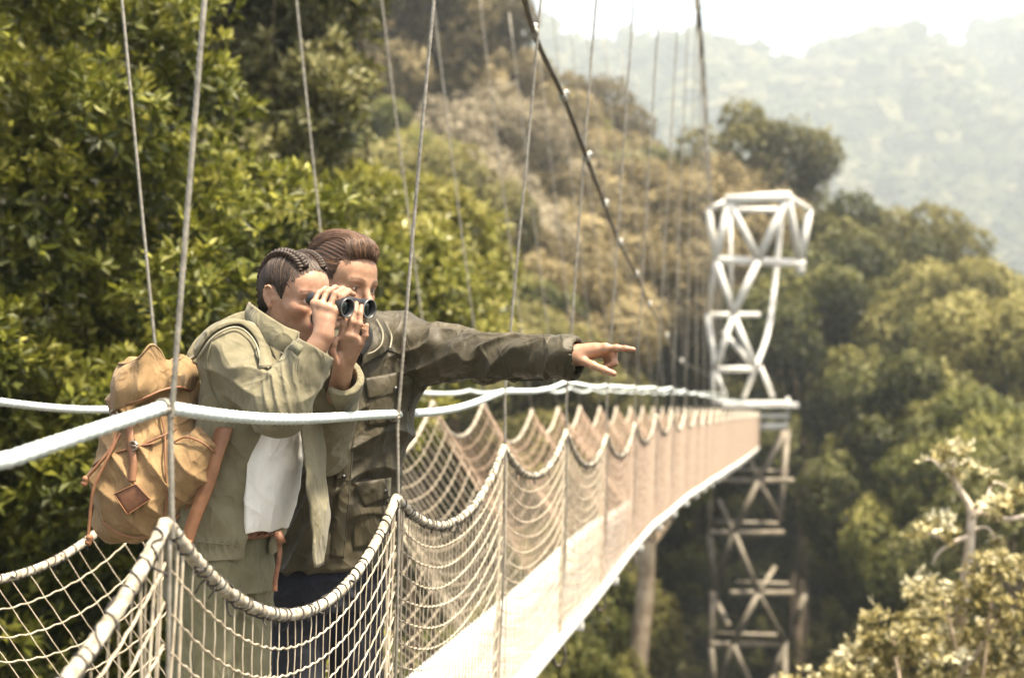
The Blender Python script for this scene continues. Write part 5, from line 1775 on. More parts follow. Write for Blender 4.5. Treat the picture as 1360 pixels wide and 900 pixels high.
def jacket_disp(v, n):
    v0 = v
    v = folds(v, n, w_sh_r, w_el_r, .125, .011, 4.2, 1.6, -.05, 1.12, 1, 1.3)
    t_, a_, d_, s_ = bone_uv(v, w_sh_r, w_el_r)
    m_ = sstep(-.1, .2, t_) * (1 - sstep(.8, 1.1, t_)) * (1 - sstep(.10, .125, d_))
    v = v + n * (.009 * m_ * (ridge(1.7 * a_ + 1.6 * t_ + .8 * pn3(v, 4, 21), 1.8) - .3))[:, None]
    v = folds(v, n, w_el_r, w_wr_r, .115, .009, 4.5, -1.4, -.25, .75, 4, 1.3)
    v = folds(v, n, w_sh_l, w_el_l, .11, .009, 4, 1.2, .1, 1.1, 7, 1.3)
    v = folds(v, n, w_el_l, w_wr_l, .11, .008, 4, -1.2, -.2, .7, 8, 1.3)
    # hard creases in the crook of the elbow
    t, ang, dist, s = bone_uv(v, w_sh_r, w_el_r)
    cr = np.exp(-(((v - PW(366, 515, 3.22)) / V(.05, .1, .06)) ** 2).sum(1))
    v = v + n * (.012 * cr * (ridge((v[:, 0] * .8 + v[:, 2] * .2) * 150, 1.5) - .3))[:, None]
    # drape of the body, gathers at the hem
    lowr = sstep(.05, -.35, v[:, 2]) * (np.abs(fi.at(v)) < .03)
    v = v + n * (lowr * (.007 * ridge(v[:, 0] * 34 - v[:, 1] * 20 + v[:, 2] * 6 + 1.5 * pn3(v, 3, 4), 1.3) + .004 * pn3(v, 6, 14)))[:, None]
    hem = np.exp(-((v[:, 2] - PW(300, 722, 3.5)[2]) / .016) ** 2)
    return v + n * (hem * (.004 * np.sin(v[:, 0] * 240 + v[:, 1] * 160 + 2 * pn3(v, 9, 2))) + .0014 * pn3(v, 16, 3))[:, None]


jacket = sdf_obj('jacket', fj, M_khaki, woman, jacket_disp, 1)


def sheet(name, rows, mat, parent, thick=.004, nu=30, nv=10, wav=0.0):
    """A cloth sheet through rows of points, with thickness."""
    A = np.stack([spline(r, nu) for r in rows], 0)
    B_ = np.stack([spline(A[:, i], nv) for i in range(nu)], 1)      # nv x nu x 3
    if wav: B_ = B_ + wav * pn3(B_.reshape(-1, 3), 9, 3).reshape(nv, nu, 1) * V(.5, .7, .3)
    du = np.gradient(B_, axis=1); dv = np.gradient(B_, axis=0)
    nn = np.cross(du, dv); nn /= np.maximum(np.linalg.norm(nn, axis=2, keepdims=True), 1e-9)
    top = (B_ + nn * thick / 2).reshape(-1, 3); bot = (B_ - nn * thick / 2).reshape(-1, 3); N_ = len(top)
    i = (np.arange(nv - 1)[:, None] * nu + np.arange(nu - 1)[None]).ravel()
    q = np.stack([i, i + 1, i + nu + 1, i + nu], 1)
    rim = np.array(list(range(nu)) + [b * nu + nu - 1 for b in range(1, nv)] + list(range((nv - 1) * nu + nu - 2, (nv - 1) * nu - 1, -1)) + [b * nu for b in range(nv - 2, 0, -1)])
    r2 = np.roll(rim, -1)
    g = Geo(); g.add(np.concatenate([top, bot]), np.concatenate([q, q[:, ::-1] + N_, np.stack([rim, rim + N_, r2 + N_, r2], 1)]))
    return g.build(name, mat, parent)


# collar: stands at the nape, falls open in front
col_top = [PW(352, 420, 3.68), PW(338, 404, 3.62), PW(333, 402, 3.53), PW(352, 416, 3.445), PW(378, 433, 3.400), PW(397, 440, 3.395)]
col_mid = [PW(348, 436, 3.69), PW(330, 418, 3.62), PW(328, 418, 3.51), PW(348, 434, 3.425), PW(372, 450, 3.385), PW(391, 456, 3.385)]
col_low = [PW(348, 450, 3.69), PW(330, 434, 3.62), PW(330, 436, 3.50), PW(347, 450, 3.420), PW(367, 463, 3.388), PW(383, 472, 3.390)]
sheet('collar', [col_top, col_mid, col_low], M_khaki, jacket, .007, 44, 12, .002)
sheet('collar', [[PW(400, 452, 3.52), PW(408, 446, 3.60), PW(402, 438, 3.68), PW(380, 428, 3.71), PW(350, 426, 3.665)],
                 [PW(402, 462, 3.51), PW(412, 454, 3.60), PW(404, 446, 3.69), PW(380, 436, 3.72), PW(348, 440, 3.67)]], M_khaki, jacket, .006, 36, 8, .002)
tube_part('piping', [c + V(0, -.002, 0) for c in col_low[3:]] + [PW(394, 458, 3.42), PW(397, 441, 3.432)], .0022, M_cream, jacket, 6, 40)
# left front panel hanging open
sheet('front_panel', [[PW(398, 560, 3.47), PW(404, 600, 3.455), PW(408, 640, 3.45), PW(413, 690, 3.455), PW(420, 752, 3.46)],
                      [PW(411, 556, 3.50), PW(415, 600, 3.49), PW(419, 645, 3.485), PW(426, 695, 3.49), PW(423, 752, 3.485)],
                      [PW(424, 552, 3.57), PW(430, 600, 3.57), PW(434, 650, 3.57), PW(436, 690, 3.56), PW(430, 748, 3.54)]], M_khaki, jacket, .005, 40, 14, .006)
# cuff tab, seams, zip edge
for a, b in ((w_el_r, w_wr_r),):
    t, u = nrm(b - a), None
    g = Geo()
    c = b + (a - b) * .28
    s1 = nrm(np.cross(t, [0, 1, 0])); s2 = np.cross(t, s1)
    ang = np.linspace(-2.4, 1.2, 30)
    g.strip([c + .0585 * (math.cos(x) * s1 + math.sin(x) * s2) - t * .012 for x in ang], [c + .0565 * (math.cos(x) * s1 + math.sin(x) * s2) + t * .012 for x in ang], .003)
    g.build('cuff_tab', M_seam, jacket)
for path in ([(283, 452), (276, 480), (281, 512), (296, 545)], [(345, 448), (340, 470), (352, 490)], [(355, 590), (351, 640), (349, 690), (351, 724)], [(226, 716), (265, 719), (310, 723), (350, 727)], [(262, 590), (262, 650), (258, 712)]):
    seam_on(fj, path, .0018, .0035, M_seam, 'seam', jacket)

# belt with its hanging end
g = Geo()
for k in range(3):
    pts = []
    for i in range(160):
        az = -math.pi + 2 * math.pi * i / 159
        d = FW * math.cos(az) * .118 + RW * math.sin(az) * .150
        c = PW(299, 703, 3.58) + d
        ph = i * .55 + k * 2.094
        pts.append(c + V(0, 0, .010 * math.sin(ph)) + nrm(d) * .003 * math.sin(2 * ph))
    g.tube(pts, .0062, 6)
belt = g.build('belt', M_leather, woman)
g = Geo()
e0 = PW(369, 706, 3.45)
for k in range(3):
    t = np.linspace(0, 1, 60)
    g.tube([e0 + V(.006 * math.sin(5 * a) + .003 * math.sin(40 * a + k * 2.1), -.006 + .003 * math.cos(40 * a + k * 2.1), -.145 * a) for a in t], .0038, 6)
g.tube([e0 + V(0, -.006, 0), e0 + V(.012, -.008, -.028)], .011, 8)
g.build('belt_end', M_leather, belt)

# ------------------------------------------------------------------ binoculars
bino = empty('binoculars', FB.o, 'black rubber armoured binoculars held to the eyes in both hands', 'binoculars')


def lathe(F, prof, y, z, sides=28):
    g = Geo(); pts = np.array([F(x, y, z) for x, r in prof]); rr = np.array([r for x, r in prof])
    ang = np.arange(sides) * 2 * math.pi / sides
    v = pts[:, None, :] + rr[:, None, None] * (F.l[None, None, :] * np.cos(ang)[None, :, None] + F.u[None, None, :] * np.sin(ang)[None, :, None])
    n = len(pts); i = np.arange(n - 1)[:, None] * sides; j = np.arange(sides)[None]; j2 = (j + 1) % sides
    g.add(v.reshape(-1, 3), np.stack([i + j, i + sides + j, i + sides + j2, i + j2], -1).reshape(-1, 4))
    return g


for y in (-.041, .041):
    b_ = lathe(FB, [(-.102, .001), (-.102, .0175), (-.098, .019), (-.075, .021), (-.045, .0215), (-.038, .0205), (-.020, .0235), (-.003, .0250), (.001, .0248), (.001, .0205), (-.010, .0195), (-.010, .001)], y, 0).build('barrel', M_rubber, bino)
    lathe(FB, [(.0005, .0250), (.0025, .0246), (.0025, .0215), (.0005, .0210)], y, 0).build('lens_ring', M_ring, b_)
    lathe(FB, [(-.0095, .0195), (-.0075, .012), (-.0068, .0005)], y, 0).build('lens', M_lens, b_)
    yy = y * .86
    lathe(FB, [(-.128, .008), (-.130, .0155), (-.126, .0175), (-.108, .0165), (-.104, .0150), (-.100, .0150)], yy, .004).build('eyecup', M_rubber, b_)
g = Geo()
for x in (-.080, -.036):
    g.box(FB(x, 0, .002), .020, .062, .020, FB.M)
g.tube([FB(-.098, 0, .006), FB(-.02, 0, .006)], .0085, 14)
g.build('hinge', M_rubber, bino)
lathe(FB, [(-.072, .001), (-.072, .0125), (-.050, .0125), (-.050, .001)], 0, .012, 24).build('focus_wheel', M_ring, bino)
tube_part('strap', [FB(-.09, -.058, 0), FB(-.09, -.062, -.05), PW(436, 440, 3.37), PW(418, 462, 3.40), PW(398, 462, 3.45), PW(386, 452, 3.49)], .0035, M_rubber, bino, 6, 40, flat=.5)
# ------------------------------------------------------------------ the man
FM = nrm(V(.45, -.89, 0)); LM = V(-FM[1], FM[0], 0)
HM = Frame(P(453, 377, 4.12), (.80, -.60), pitch=9, roll=-4, s=1.06)
m_sh_l, m_el_l, m_wr_l = P(530, 458, 4.17), P(640, 475, 4.03), P(757, 473, 3.87)
m_sh_r, m_el_r, m_wr_r = P(392, 470, 4.10), P(378, 590, 4.20), P(384, 690, 4.22)
m_hip_l, m_hip_r = P(470, 772, 4.16), P(402, 772, 4.10)
m_kn_l, m_kn_r = V(m_hip_l[0] + .01, 4.14, -.90), V(m_hip_r[0] - .01, 4.08, -.90)
m_an_l, m_an_r = V(m_hip_l[0], 4.15, DECKZ + .10), V(m_hip_r[0], 4.09, DECKZ + .10)
M_rows = [(748, 436, 4.13, .135, .190), (700, 442, 4.13, .135, .186), (620, 452, 4.12, .132, .184), (545, 460, 4.12, .142, .205), (490, 462, 4.13, .138, .215), (456, 461, 4.14, .112, .200), (436, 458, 4.145, .080, .115), (418, 456, 4.15, .066, .080)]
hands_m = [
    ([(804, 462, 3.842), (819, 462, 3.835), (831, 463, 3.828), (841, 464, 3.822)], .0100, .0072),       # index, pointing
    ([(803, 464, 3.862), (815, 470, 3.848), (816, 482, 3.846), (806, 487, 3.853)], .0102, .0082),       # the others curled under
    ([(800, 466, 3.882), (812, 472, 3.872), (812, 484, 3.868), (802, 488, 3.872)], .0100, .0080),
    ([(796, 469, 3.902), (806, 475, 3.896), (806, 485, 3.892), (797, 489, 3.892)], .0090, .0074),
    ([(770, 477, 3.850), (787, 485, 3.822), (802, 491, 3.810), (815, 496, 3.802)], .0125, .0085),       # thumb
]
mb = Field(V(-.86, 3.74, -1.40), V(.36, 4.46, .48), .0036)
head(mb, HM, False)
mb.cone(HM(-.030, 0, -.055), P(458, 440, 4.15), .060, .064, .03)
mb.loft(secs(M_rows), FM, .03, pad=-.022)
mb.cone(m_sh_r, m_sh_l, .05, .05, .04)
mb.cone(m_sh_l, m_el_l, .058, .046, .02); mb.cone(m_el_l, m_wr_l, .045, .030, .015)
mb.cone(m_sh_r, m_el_r, .058, .046, .02); mb.cone(m_el_r, m_wr_r, .045, .030, .015)
kn = [P(*h[0][0]) for h in hands_m[:4]]
for k_ in kn: mb.cone(m_wr_l + (k_ - m_wr_l) * .1, k_, .0195, .0135, .012)
for a, b in zip(kn[:-1], kn[1:]): mb.cone(a, b, .0125, .0125, .008)
mb.cone(P(757, 470, 3.865), P(790, 464, 3.855), .024, .017, .015)
mb.cone(P(760, 474, 3.86), P(771, 478, 3.848), .018, .015, .015)
for pts, r0, r1 in hands_m: finger(mb, [P(*p) for p in pts], r0, r1, .005)
# right hand hanging by his side, lightly curled
hd = nrm(m_wr_r - m_el_r)
for i, (o, L) in enumerate(((-.030, .075), (-.010, .083), (.010, .078), (.028, .062))):
    k0 = m_wr_r + hd * .09 + LM * o
    mb.cone(m_wr_r, k0, .018, .013, .012)
    finger(mb, [k0, k0 + hd * L * .45 + FM * .008, k0 + hd * L * .75 + FM * .025, k0 + hd * L * .9 + FM * .045], .0095, .0078)
finger(mb, [m_wr_r + hd * .03 + FM * .02, m_wr_r + hd * .07 + FM * .04 + LM * .02, m_wr_r + hd * .10 + FM * .045 + LM * .02], .0115, .009)
leg(mb, m_hip_l, m_kn_l, m_an_l, .080, .054, .040); leg(mb, m_hip_r, m_kn_r, m_an_r, .080, .054, .040)
for a in (m_an_l, m_an_r): foot(mb, a, FM, r=.034, L=.16)
v, q = mb.surface(); v = relax(v, q, 1)
man = obj('person', make_mesh('person', v, q, True, attrs=skin_attr(HM, False, (.34, .205, .130), [(P(*h[0][-2]), P(*h[0][-1]), h[2]) for h in (hands_m[0], hands_m[4])])(v)), M_skin)
tag(man, 'man with swept back brown hair in a dark olive jacket pointing with outstretched arm', 'person')

# hair
gh = Field(HM.o - .19, HM.o + .19, .003)
gh.ell(HM(-.016, 0, .040), np.array((.106, .083, .093)) * 1.06, HM.M, 0)
gh.ell(HM(.035, 0, .098), np.array((.062, .058, .040)) * 1.06, HM.M, .03)
gh.ell(HM(-.030, 0, .090), np.array((.080, .064, .052)) * 1.06, HM.M, .03)
gh.ell(HM(.108, 0, -.032), np.array((.080, .2, .118)) * 1.06, HM.M, .006, 'sub')
for y in (-1, 1): gh.ell(HM(-.002, y * .085, -.020), np.array((.026, .05, .034)) * 1.06, HM.M, .006, 'sub')
gh.box(HM(.06, 0, -.13), np.array((.12, .2, .085)), HM.M, 0, .004, 'sub')


def mh_disp(v, n):
    p = HM.inv(v)
    ph = p[:, 1] * 620 + p[:, 2] * 420 + 2.5 * pn3(v, 10, 5)
    return v + n * (.0009 * np.sin(ph) + .0006 * np.sin(ph * 2.2 + 1))[:, None]


hairm = sdf_obj('hair', gh, M_hairm, man, mh_disp, 2, lambda v: {'var': np.clip(.30 + .22 * np.sin(HM.inv(v)[:, 1] * 620 + HM.inv(v)[:, 2] * 420 + 2.5 * pn3(v, 10, 5)), 0, 1)})
g = Geo(); rng = np.random.default_rng(18)
for k in range(1150):
    y = rng.uniform(-1, 1)
    # rooted along the hairline, combed up and back
    s = HM(.088 - .030 * y * y + rng.normal() * .004, .060 * y, .080 - .040 * abs(y) ** 1.5 + rng.normal() * .006)
    if abs(y) > .82 or rng.uniform() < .35:
        sg = 1 if y > 0 else -1
        u = rng.uniform(0, 1)
        s = HM(.050 - .06 * u, sg * .074, .050 - .05 * u + rng.normal() * .012)
        m1 = HM(.0 - .05 * u, sg * .086, .055 - .02 * u); e = HM(-.10 - .02 * u, sg * .050, .060 - .075 * u)
    else:
        lift = rng.uniform(.0, .010)
        m1 = HM(.055 - .02 * abs(y), .062 * y, .140 + lift - .05 * y * y); e = HM(-.095 + rng.normal() * .012, .060 * y, .085 - .05 * abs(y))
    st = settle(gh, spline([s, m1, (m1 + e) / 2 + HM.u * .02, e], 16), rng.uniform(.0002, .0030), 3)
    g.tube(st, np.linspace(.0011, .0006, 16) * rng.uniform(.6, 1.4), 5, caps=False, a=np.repeat(np.clip(rng.uniform(.0, 1.0) + np.linspace(.0, -.15, 16), 0, 1), 5))
for k in range(300):
    y = rng.uniform(-.062, .062)
    s = HM(.088 - 6.5 * y * y, y, .084 - 9.0 * y * y + rng.normal() * .003); e = s - HM.f * rng.uniform(.004, .02) + HM.u * rng.uniform(.016, .034)
    st = settle(mb, [s, (s + e) / 2], .0008, 2); st = np.concatenate([st, settle(gh, [e], .0012, 2)])
    g.tube(spline(st, 6), [.0003, .0006, .0008, .0009, .0009, .0007], 4, caps=False, a=rng.uniform(.2, .9))
for k in range(90):
    d = nrm(rng.normal(size=3))
    if d @ HM.u < .2: continue
    s = settle(gh, [HM.o + d * .12], .001, 3)[0]; n_ = gh.grad(s)[0]
    g.tube(spline([s, s + n_ * .005 - HM.f * .015, s + n_ * rng.uniform(.004, .012) - HM.f * .036], 6), .0004, 3, caps=False, a=.8)
g.build('strands', M_hairm, hairm)

# jeans and boots
gt = Field(V(-.86, 3.86, -1.36), V(-.30, 4.42, -.44), .0042)
gt.loft(secs([(715, 440, 4.13, .125, .170), (760, 436, 4.13, .128, .178), (805, 436, 4.13, .120, .175)]), FM, .02)
leg(gt, m_hip_l, m_kn_l, m_an_l, .098, .072, .060, .02); leg(gt, m_hip_r, m_kn_r, m_an_r, .098, .072, .060, .02)
sdf_obj('jeans', gt, M_jean, man, lambda v, n: folds(folds(v, n, m_hip_l, m_kn_l, .13, .007, 8, 1.2, -.2, .6, 3), n, m_hip_r, m_kn_r, .13, .007, 8, 1.2, -.2, .6, 6), 1)
for a in (m_an_l, m_an_r):
    f_ = Field(a - V(.22, .25, .12), a + V(.25, .2, .12), .005); foot(f_, a, FM, r=.050, L=.18); f_.cone(a, a + V(0, 0, .06), .056, .058, .02)
    f_.half(V(0, 0, DECKZ + .002), (0, 0, -1))
    sdf_obj('boot', f_, M_boot, man)

# jacket
mj = Field(V(-.86, 3.74, -.62), V(.24, 4.48, .24), .0038)
mj.loft(secs(M_rows), FM, .02)
mj.cone(P(490, 450, 4.14), m_sh_l, .080, .084, .05); mj.cone(P(425, 452, 4.12), m_sh_r, .080, .084, .05)
mj.cone(m_sh_l, m_el_l, .088, .070, .04); mj.cone(m_el_l, m_wr_l - (m_wr_l - m_el_l) * .03, .070, .056, .02)
mj.cone(P(505, 520, 4.14), P(560, 478, 4.13), .055, .055, .07)
mj.cone(P(752, 476, 3.875), P(759, 480, 3.868), .044, .042, .03)
mj.cone(m_sh_r, m_el_r, .084, .066, .03); mj.cone(m_el_r, m_wr_r, .066, .050, .02)
mi = mj.twin()
mi.loft(secs([(r[0], r[1], r[2], r[3] - .010, r[4] - .010) for r in M_rows[1:]] + [(790, 436, 4.13, .128, .178), (390, 455, 4.15, .060, .066)]), FM, .0)
mi.cone(m_wr_l + (m_el_l - m_wr_l) * .22, m_wr_l + (m_el_l - m_wr_l) * -.4, .044, .044, 0)
mi.cone(P(745, 478, 3.88), P(790, 490, 3.85), .040, .040, 0)
mi.cone(m_wr_r + (m_el_r - m_wr_r) * .2, m_wr_r + (m_el_r - m_wr_r) * -.4, .040, .040, 0)
mi.cone(P(468, 446, 4.02), P(472, 420, 4.0), .035, .05, 0)
mj.f = np.maximum(mj.f, -mi.f)


def mj_disp(v, n):
    v = folds(v, n, m_sh_l, m_el_l, .14, .017, 3.6, 2.0, -.2, 1.15, 2, 1.6)
    v = folds(v, n, m_sh_l, m_wr_l, .15, .009, 11, 2.6, .05, .95, 12, 1.8)
    v = folds(v, n, m_el_l, m_wr_l, .12, .015, 5.5, 1.7, -.2, .86, 5, 1.6)
    v = folds(v, n, m_sh_r, m_el_r, .13, .01, 4, 1.6, -.1, 1.1, 9, 1.2)
    cuff = np.exp(-((bone_uv(v, m_el_l, m_wr_l)[0] - .84) / .02) ** 2) * (bone_uv(v, m_el_l, m_wr_l)[2] < .12)
    v = v - n * (.004 * cuff)[:, None]
    tor = sstep(.12, .0, v[:, 2]) * (np.abs(mi.at(v)) < .03)
    d = v[:, 0] * .8 - v[:, 2] * .9
    return v + n * (tor * (.013 * ridge(d * 26 + 1.8 * pn3(v, 2.5, 4), 1.3) + .006 * pn3(v, 5, 14)) + .0018 * pn3(v, 14, 3))[:, None]


mjacket = sdf_obj('jacket', mj, M_olive, man, mj_disp, 1)
# placket, pockets, seams, snaps
band_on(mj, [(474, 470), (466, 520), (460, 580), (455, 640), (450, 700), (446, 740)], .042, .005, M_olive, 'placket', mjacket, .006)
seam_on(mj, [(482, 470), (474, 520), (468, 580), (463, 640), (458, 700), (454, 740)], .0022, .010, M_olived, 'seam', mjacket)
pk = patch(mj, [(486, 508), (529, 500), (527, 562), (488, 566)], 14, 14, .006, M_olive, 'chest_pocket', mjacket, .008, .006)
patch(mj, [(484, 503), (531, 494), (531, 522), (487, 530)], 14, 8, .013, M_olive, 'pocket_flap', pk, .005, .003)
pk2 = patch(mj, [(470, 646), (512, 640), (508, 724), (468, 730)], 14, 14, .006, M_olive, 'hip_pocket', mjacket, .008, .007)
patch(mj, [(468, 640), (515, 633), (513, 660), (482, 672)], 14, 8, .014, M_olive, 'pocket_flap', pk2, .005, .003)
for x, y in ((522, 516), (507, 651), (466, 505), (460, 570), (455, 632)):
    p, n = mj.hit(x, y)
    if p is not None:
        u = nrm(np.cross(n, [0, 0, 1])); g = Geo()
        g.tube([p + n * .010, p + n * .0195], .0068, 12); g.build('snap', M_brass, mjacket)
for path in ([(540, 452), (548, 480), (549, 515), (541, 545)], [(487, 455), (505, 462), (530, 470)], [(722, 446), (730, 470), (727, 500)], [(745, 447), (752, 470), (749, 500)], [(560, 512), (620, 500), (690, 503), (735, 502)]):
    seam_on(mj, path, .0020, .004, M_olived, 'seam', mjacket, y0=3.6)
# collar with a rolled hood and its draw cord
sheet('collar', [[P(432, 424, 4.22), P(470, 418, 4.235), P(503, 420, 4.17), P(506, 428, 4.085), P(494, 438, 4.03), P(480, 448, 4.005)],
                 [P(430, 438, 4.23), P(472, 434, 4.26), P(514, 436, 4.18), P(516, 446, 4.07), P(500, 458, 4.005), P(482, 470, 3.985)],
                 [P(432, 456, 4.22), P(474, 452, 4.25), P(516, 452, 4.18), P(517, 462, 4.07), P(500, 474, 4.005), P(481, 486, 3.985)]], M_olive, mjacket, .008, 44, 14, .006)
sheet('collar', [[P(430, 430, 4.20), P(428, 440, 4.10), P(446, 450, 4.01), P(466, 456, 3.99)],
                 [P(424, 448, 4.20), P(422, 458, 4.08), P(442, 468, 3.995), P(466, 478, 3.98)]], M_olive, mjacket, .008, 30, 8, .004)
hoodf = Field(P(500, 440, 4.2) - .16, P(500, 440, 4.2) + .16, .004)
hoodf.chain([P(452, 430, 4.24), P(490, 428, 4.27), P(524, 438, 4.24), P(538, 446, 4.17)], [.026, .034, .036, .024], .02)
sdf_obj('hood', hoodf, M_olive, mjacket, lambda v, n: v + n * (.006 * ridge(v[:, 0] * 50 + v[:, 2] * 40 + 2 * pn3(v, 5, 4), 1.2))[:, None], 2)
tube_part('draw_cord', [P(500, 424, 4.06), P(508, 440, 4.03), P(507, 456, 4.0), P(498, 466, 3.985), P(488, 470, 3.975)], .0022, M_cream, mjacket, 6, 40)
tube_part('draw_cord', [P(512, 428, 4.06), P(520, 446, 4.045), P(518, 462, 4.0)], .0022, M_cream, mjacket, 6, 40)
tube_part('inner_collar', [P(478, 432, 4.06), P(488, 442, 4.02), P(486, 458, 4.0), P(476, 470, 3.985)], .016, M_black, mjacket, 8, 30)
# ------------------------------------------------------------------ rucksack
FP = nrm(V(-.60, -.80, 0))                       # its outer face looks to the left of the camera
SPK = V(-FP[1], FP[0], 0)
pk_c = PW(205, 600, 3.50)
pack = empty('backpack', PW(200, 712, 3.50), 'tan canvas rucksack with russet leather straps on the woman\'s back', 'backpack')
pf = Field(V(-1.14, 3.26, -.48), V(-.68, 3.95, .10), .0036)
rows = [(712, 183, 3.50, .055, .075), (700, 186, 3.50, .092, .100), (670, 194, 3.50, .118, .125), (640, 200, 3.50, .126, .136), (600, 203, 3.51, .124, .132), (560, 206, 3.52, .110, .112), (530, 206, 3.53, .098, .100), (505, 207, 3.54, .088, .092), (485, 208, 3.55, .070, .075)]
pf.loft(secw(rows), FP, .01, power=2.6)
# front pocket and side pocket
pf.ell(PW(176, 662, 3.425), (.080, .055, .075), None, .03)
pf.ell(PW(166, 632, 3.435), (.070, .050, .050), None, .03)
pf.ell(PW(248, 622, 3.44), (.068, .075, .085), None, .02)
pf.ell(PW(266, 604, 3.42), (.048, .055, .055), None, .02)
pf.ell(PW(262, 628, 3.42), (.045, .055, .05), None, .02)
pf.ell(PW(240, 520, 3.52), (.045, .05, .06), None, .03)


def pack_disp(v, n):
    a = ridge(v[:, 0] * 30 + v[:, 2] * 26 + 1.8 * pn3(v, 3, 4), 1.5) * .013
    up = sstep(-.12, .0, v[:, 2])
    b = ridge(v[:, 0] * 60 + 2.0 * pn3(v, 4, 8), 1.5) * .016 * up
    return v + n * (a + b + .004 * pn3(v, 7, 2) + .0015 * pn3(v, 18, 3))[:, None]


sdf_obj('body', pf, M_tan, pack, pack_disp, 2)
# crumpled lid
lid = sheet('lid', [
    [PW(150, 548, 3.44), PW(158, 543, 3.40), PW(176, 538, 3.375), PW(196, 529, 3.38), PW(216, 520, 3.40), PW(238, 516, 3.43), PW(256, 522, 3.50)],
    [PW(147, 518, 3.44), PW(159, 516, 3.390), PW(178, 522, 3.36), PW(196, 508, 3.37), PW(214, 506, 3.40), PW(236, 500, 3.42), PW(259, 500, 3.50)],
    [PW(151, 497, 3.47), PW(166, 492, 3.405), PW(182, 494, 3.375), PW(196, 480, 3.380), PW(212, 484, 3.41), PW(230, 490, 3.43), PW(257, 484, 3.50)],
    [PW(158, 484, 3.48), PW(172, 483, 3.420), PW(186, 475, 3.385), PW(200, 459, 3.390), PW(212, 466, 3.42), PW(224, 485, 3.44), PW(244, 474, 3.50)]], M_tan, pack, .006, 70, 24, .007)
sheet('lid_back', [[PW(168, 510, 3.56), PW(190, 500, 3.56), PW(215, 500, 3.58), PW(240, 500, 3.58), PW(257, 505, 3.56)],
                   [PW(170, 488, 3.58), PW(190, 484, 3.58), PW(215, 488, 3.59), PW(238, 478, 3.59), PW(256, 490, 3.57)],
                   [PW(176, 484, 3.60), PW(192, 482, 3.60), PW(215, 485, 3.61), PW(240, 471, 3.60), PW(252, 478, 3.58)]], M_tan, lid, .006, 40, 12, .006)
tube_part('lid_edge', [PW(158, 483, 3.478), PW(172, 482, 3.418), PW(186, 474, 3.383), PW(200, 458, 3.388), PW(212, 465, 3.418), PW(224, 484, 3.438), PW(244, 473, 3.498)], .0036, M_tan, lid, 6, 60)
tube_part('lid_edge', [PW(152, 545, 3.435), PW(160, 538, 3.395), PW(177, 534, 3.370), PW(197, 526, 3.376), PW(216, 518, 3.396), PW(238, 514, 3.426), PW(256, 520, 3.496)], .0035, M_tanl, lid, 6, 60)
# zips, piping, patch, straps
seam_on(pf, [(128, 620), (145, 608), (165, 600), (185, 594), (205, 590)], .0032, .009, M_leather, 'zip', pack)
seam_on(pf, [(180, 600), (195, 590), (215, 580), (232, 572)], .0030, .009, M_leather, 'zip', pack)
seam_on(pf, [(140, 690), (165, 706), (195, 708), (225, 690), (255, 660), (278, 636)], .0032, .010, M_tanl, 'piping', pack)
seam_on(pf, [(212, 545), (218, 580), (222, 620), (220, 660), (210, 700)], .0026, .009, M_tanl, 'piping', pack)
seam_on(pf, [(233, 590), (250, 584), (268, 590), (282, 602)], .0026, .010, M_tanl, 'piping', pack)
patch(pf, [(158, 656), (184, 643), (199, 660), (173, 679)], 10, 10, .020, M_leather, 'leather_patch', pack, .012)
for a, b in zip([(158, 656), (184, 643), (199, 660), (173, 679)], [(184, 643), (199, 660), (173, 679), (158, 656)]):
    seam_on(pf, [a, ((a[0] + b[0]) / 2, (a[1] + b[1]) / 2), b], .0016, .0215, M_tanl, 'patch_edge', pack, 16)
band_on(pf, [(176, 560), (177, 590), (180, 615), (178, 640)], .020, .012, M_tanl, 'front_strap', pack)
band_on(pf, [(158, 520), (157, 545), (158, 562)], .022, .014, M_tanl, 'lid_strap', pack)
for x, y in ((181, 594), (158, 553), (160, 565)):
    p = on(pf, x, y, .016)
    if p is not None:
        g = Geo(); th = np.linspace(0, 2 * math.pi, 21)
        g.tube([p + SPK * .014 * math.cos(a) + V(0, 0, .011 * math.sin(a)) for a in th], .0032, 6); g.tube([p - SPK * .012, p + SPK * .014 + FP * .002], .0028, 6)
        g.build('buckle', M_metal, pack)
# draw cords with their knots
for pts in ([PW(157, 560, 3.40), PW(150, 590, 3.385), PW(132, 615, 3.375), PW(112, 638, 3.38)], [PW(160, 575, 3.395), PW(142, 610, 3.372), PW(124, 650, 3.365), PW(119, 690, 3.37), PW(117, 716, 3.37)]):
    c_ = tube_part('draw_cord', pts, .0042, M_tanl, pack, 7, 40)
    e = pts[-1]; g = Geo(); g.tube(spline([e + V(0, 0, .012), e + V(.004, 0, 0), e - V(.003, 0, .012)], 8), [.004, .008, .0095, .009, .007, .009, .010, .006], 8)
    g.build('knot', M_tanl, c_)
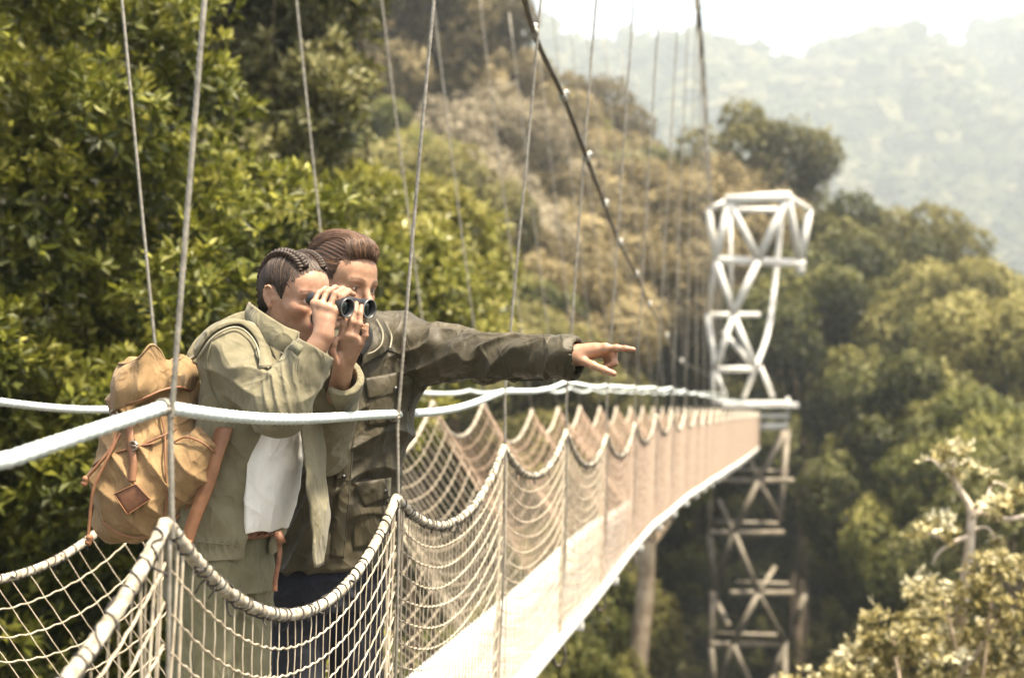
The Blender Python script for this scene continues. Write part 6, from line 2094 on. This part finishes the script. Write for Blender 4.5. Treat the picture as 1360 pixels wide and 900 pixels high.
# shoulder straps
st_ = band_on(fj, [(263, 470), (274, 450), (288, 438), (305, 431), (322, 432), (336, 441), (346, 456), (351, 474), (353, 492)], .030, .006, M_khaki, 'shoulder_strap', pack, .005, 50)
seam_on(fj, [(261, 466), (272, 446), (287, 434), (305, 427), (324, 427), (340, 437), (350, 453), (356, 474), (358, 492)], .0028, .008, M_cream, 'strap_edge', st_)
seam_on(fj, [(267, 475), (280, 455), (293, 444), (308, 438), (320, 440), (331, 449), (340, 463), (345, 480)], .0028, .008, M_cream, 'strap_edge', st_)
tube_part('strap_tail', [PW(246, 486, 3.58), PW(252, 478, 3.56), PW(258, 474, 3.53), PW(265, 468, 3.50)], .016, M_cream, st_, 10, 30, flat=.3, up=(.3, -.6, .7))
tube_part('shoulder_strap', [PW(252, 480, 3.60), PW(270, 452, 3.62), PW(306, 428, 3.64), PW(336, 418, 3.66)], .018, M_khaki, pack, 10, 40, flat=.3, up=(.3, -.6, .7))
g = Geo()
bc = PW(384, 476, 3.405)
th = np.linspace(0, 2 * math.pi, 21)
g.tube([bc + V(.017 * math.cos(a), -.003, .024 * math.sin(a)) for a in th], .0052, 6); g.tube([bc + V(-.018, -.003, 0), bc + V(.018, -.004, .004)], .006, 6)
g.build('buckle', M_rubber, pack)
g = Geo(); g.strip(spline([PW(376, 462, 3.415), PW(382, 480, 3.402), PW(380, 500, 3.41)], 14), spline([PW(390, 460, 3.43), PW(395, 478, 3.415), PW(394, 498, 3.425)], 14), .004); g.build('chest_strap', M_rubber, pack)
g = Geo()
l = spline([PW(287, 566, 3.405), PW(276, 600, 3.385), PW(262, 650, 3.375), PW(248, 690, 3.372), PW(238, 722, 3.372)], 40); rr = spline([PW(309, 568, 3.39), PW(297, 602, 3.370), PW(281, 652, 3.362), PW(265, 692, 3.36), PW(254, 725, 3.362)], 40)
g.strip(l, rr, .005); ls = g.build('lower_strap', M_tanl, pack)
g = Geo(); g.box(PW(246, 720, 3.362), .034, .008, .012); g.build('strap_end', M_tanl, ls)
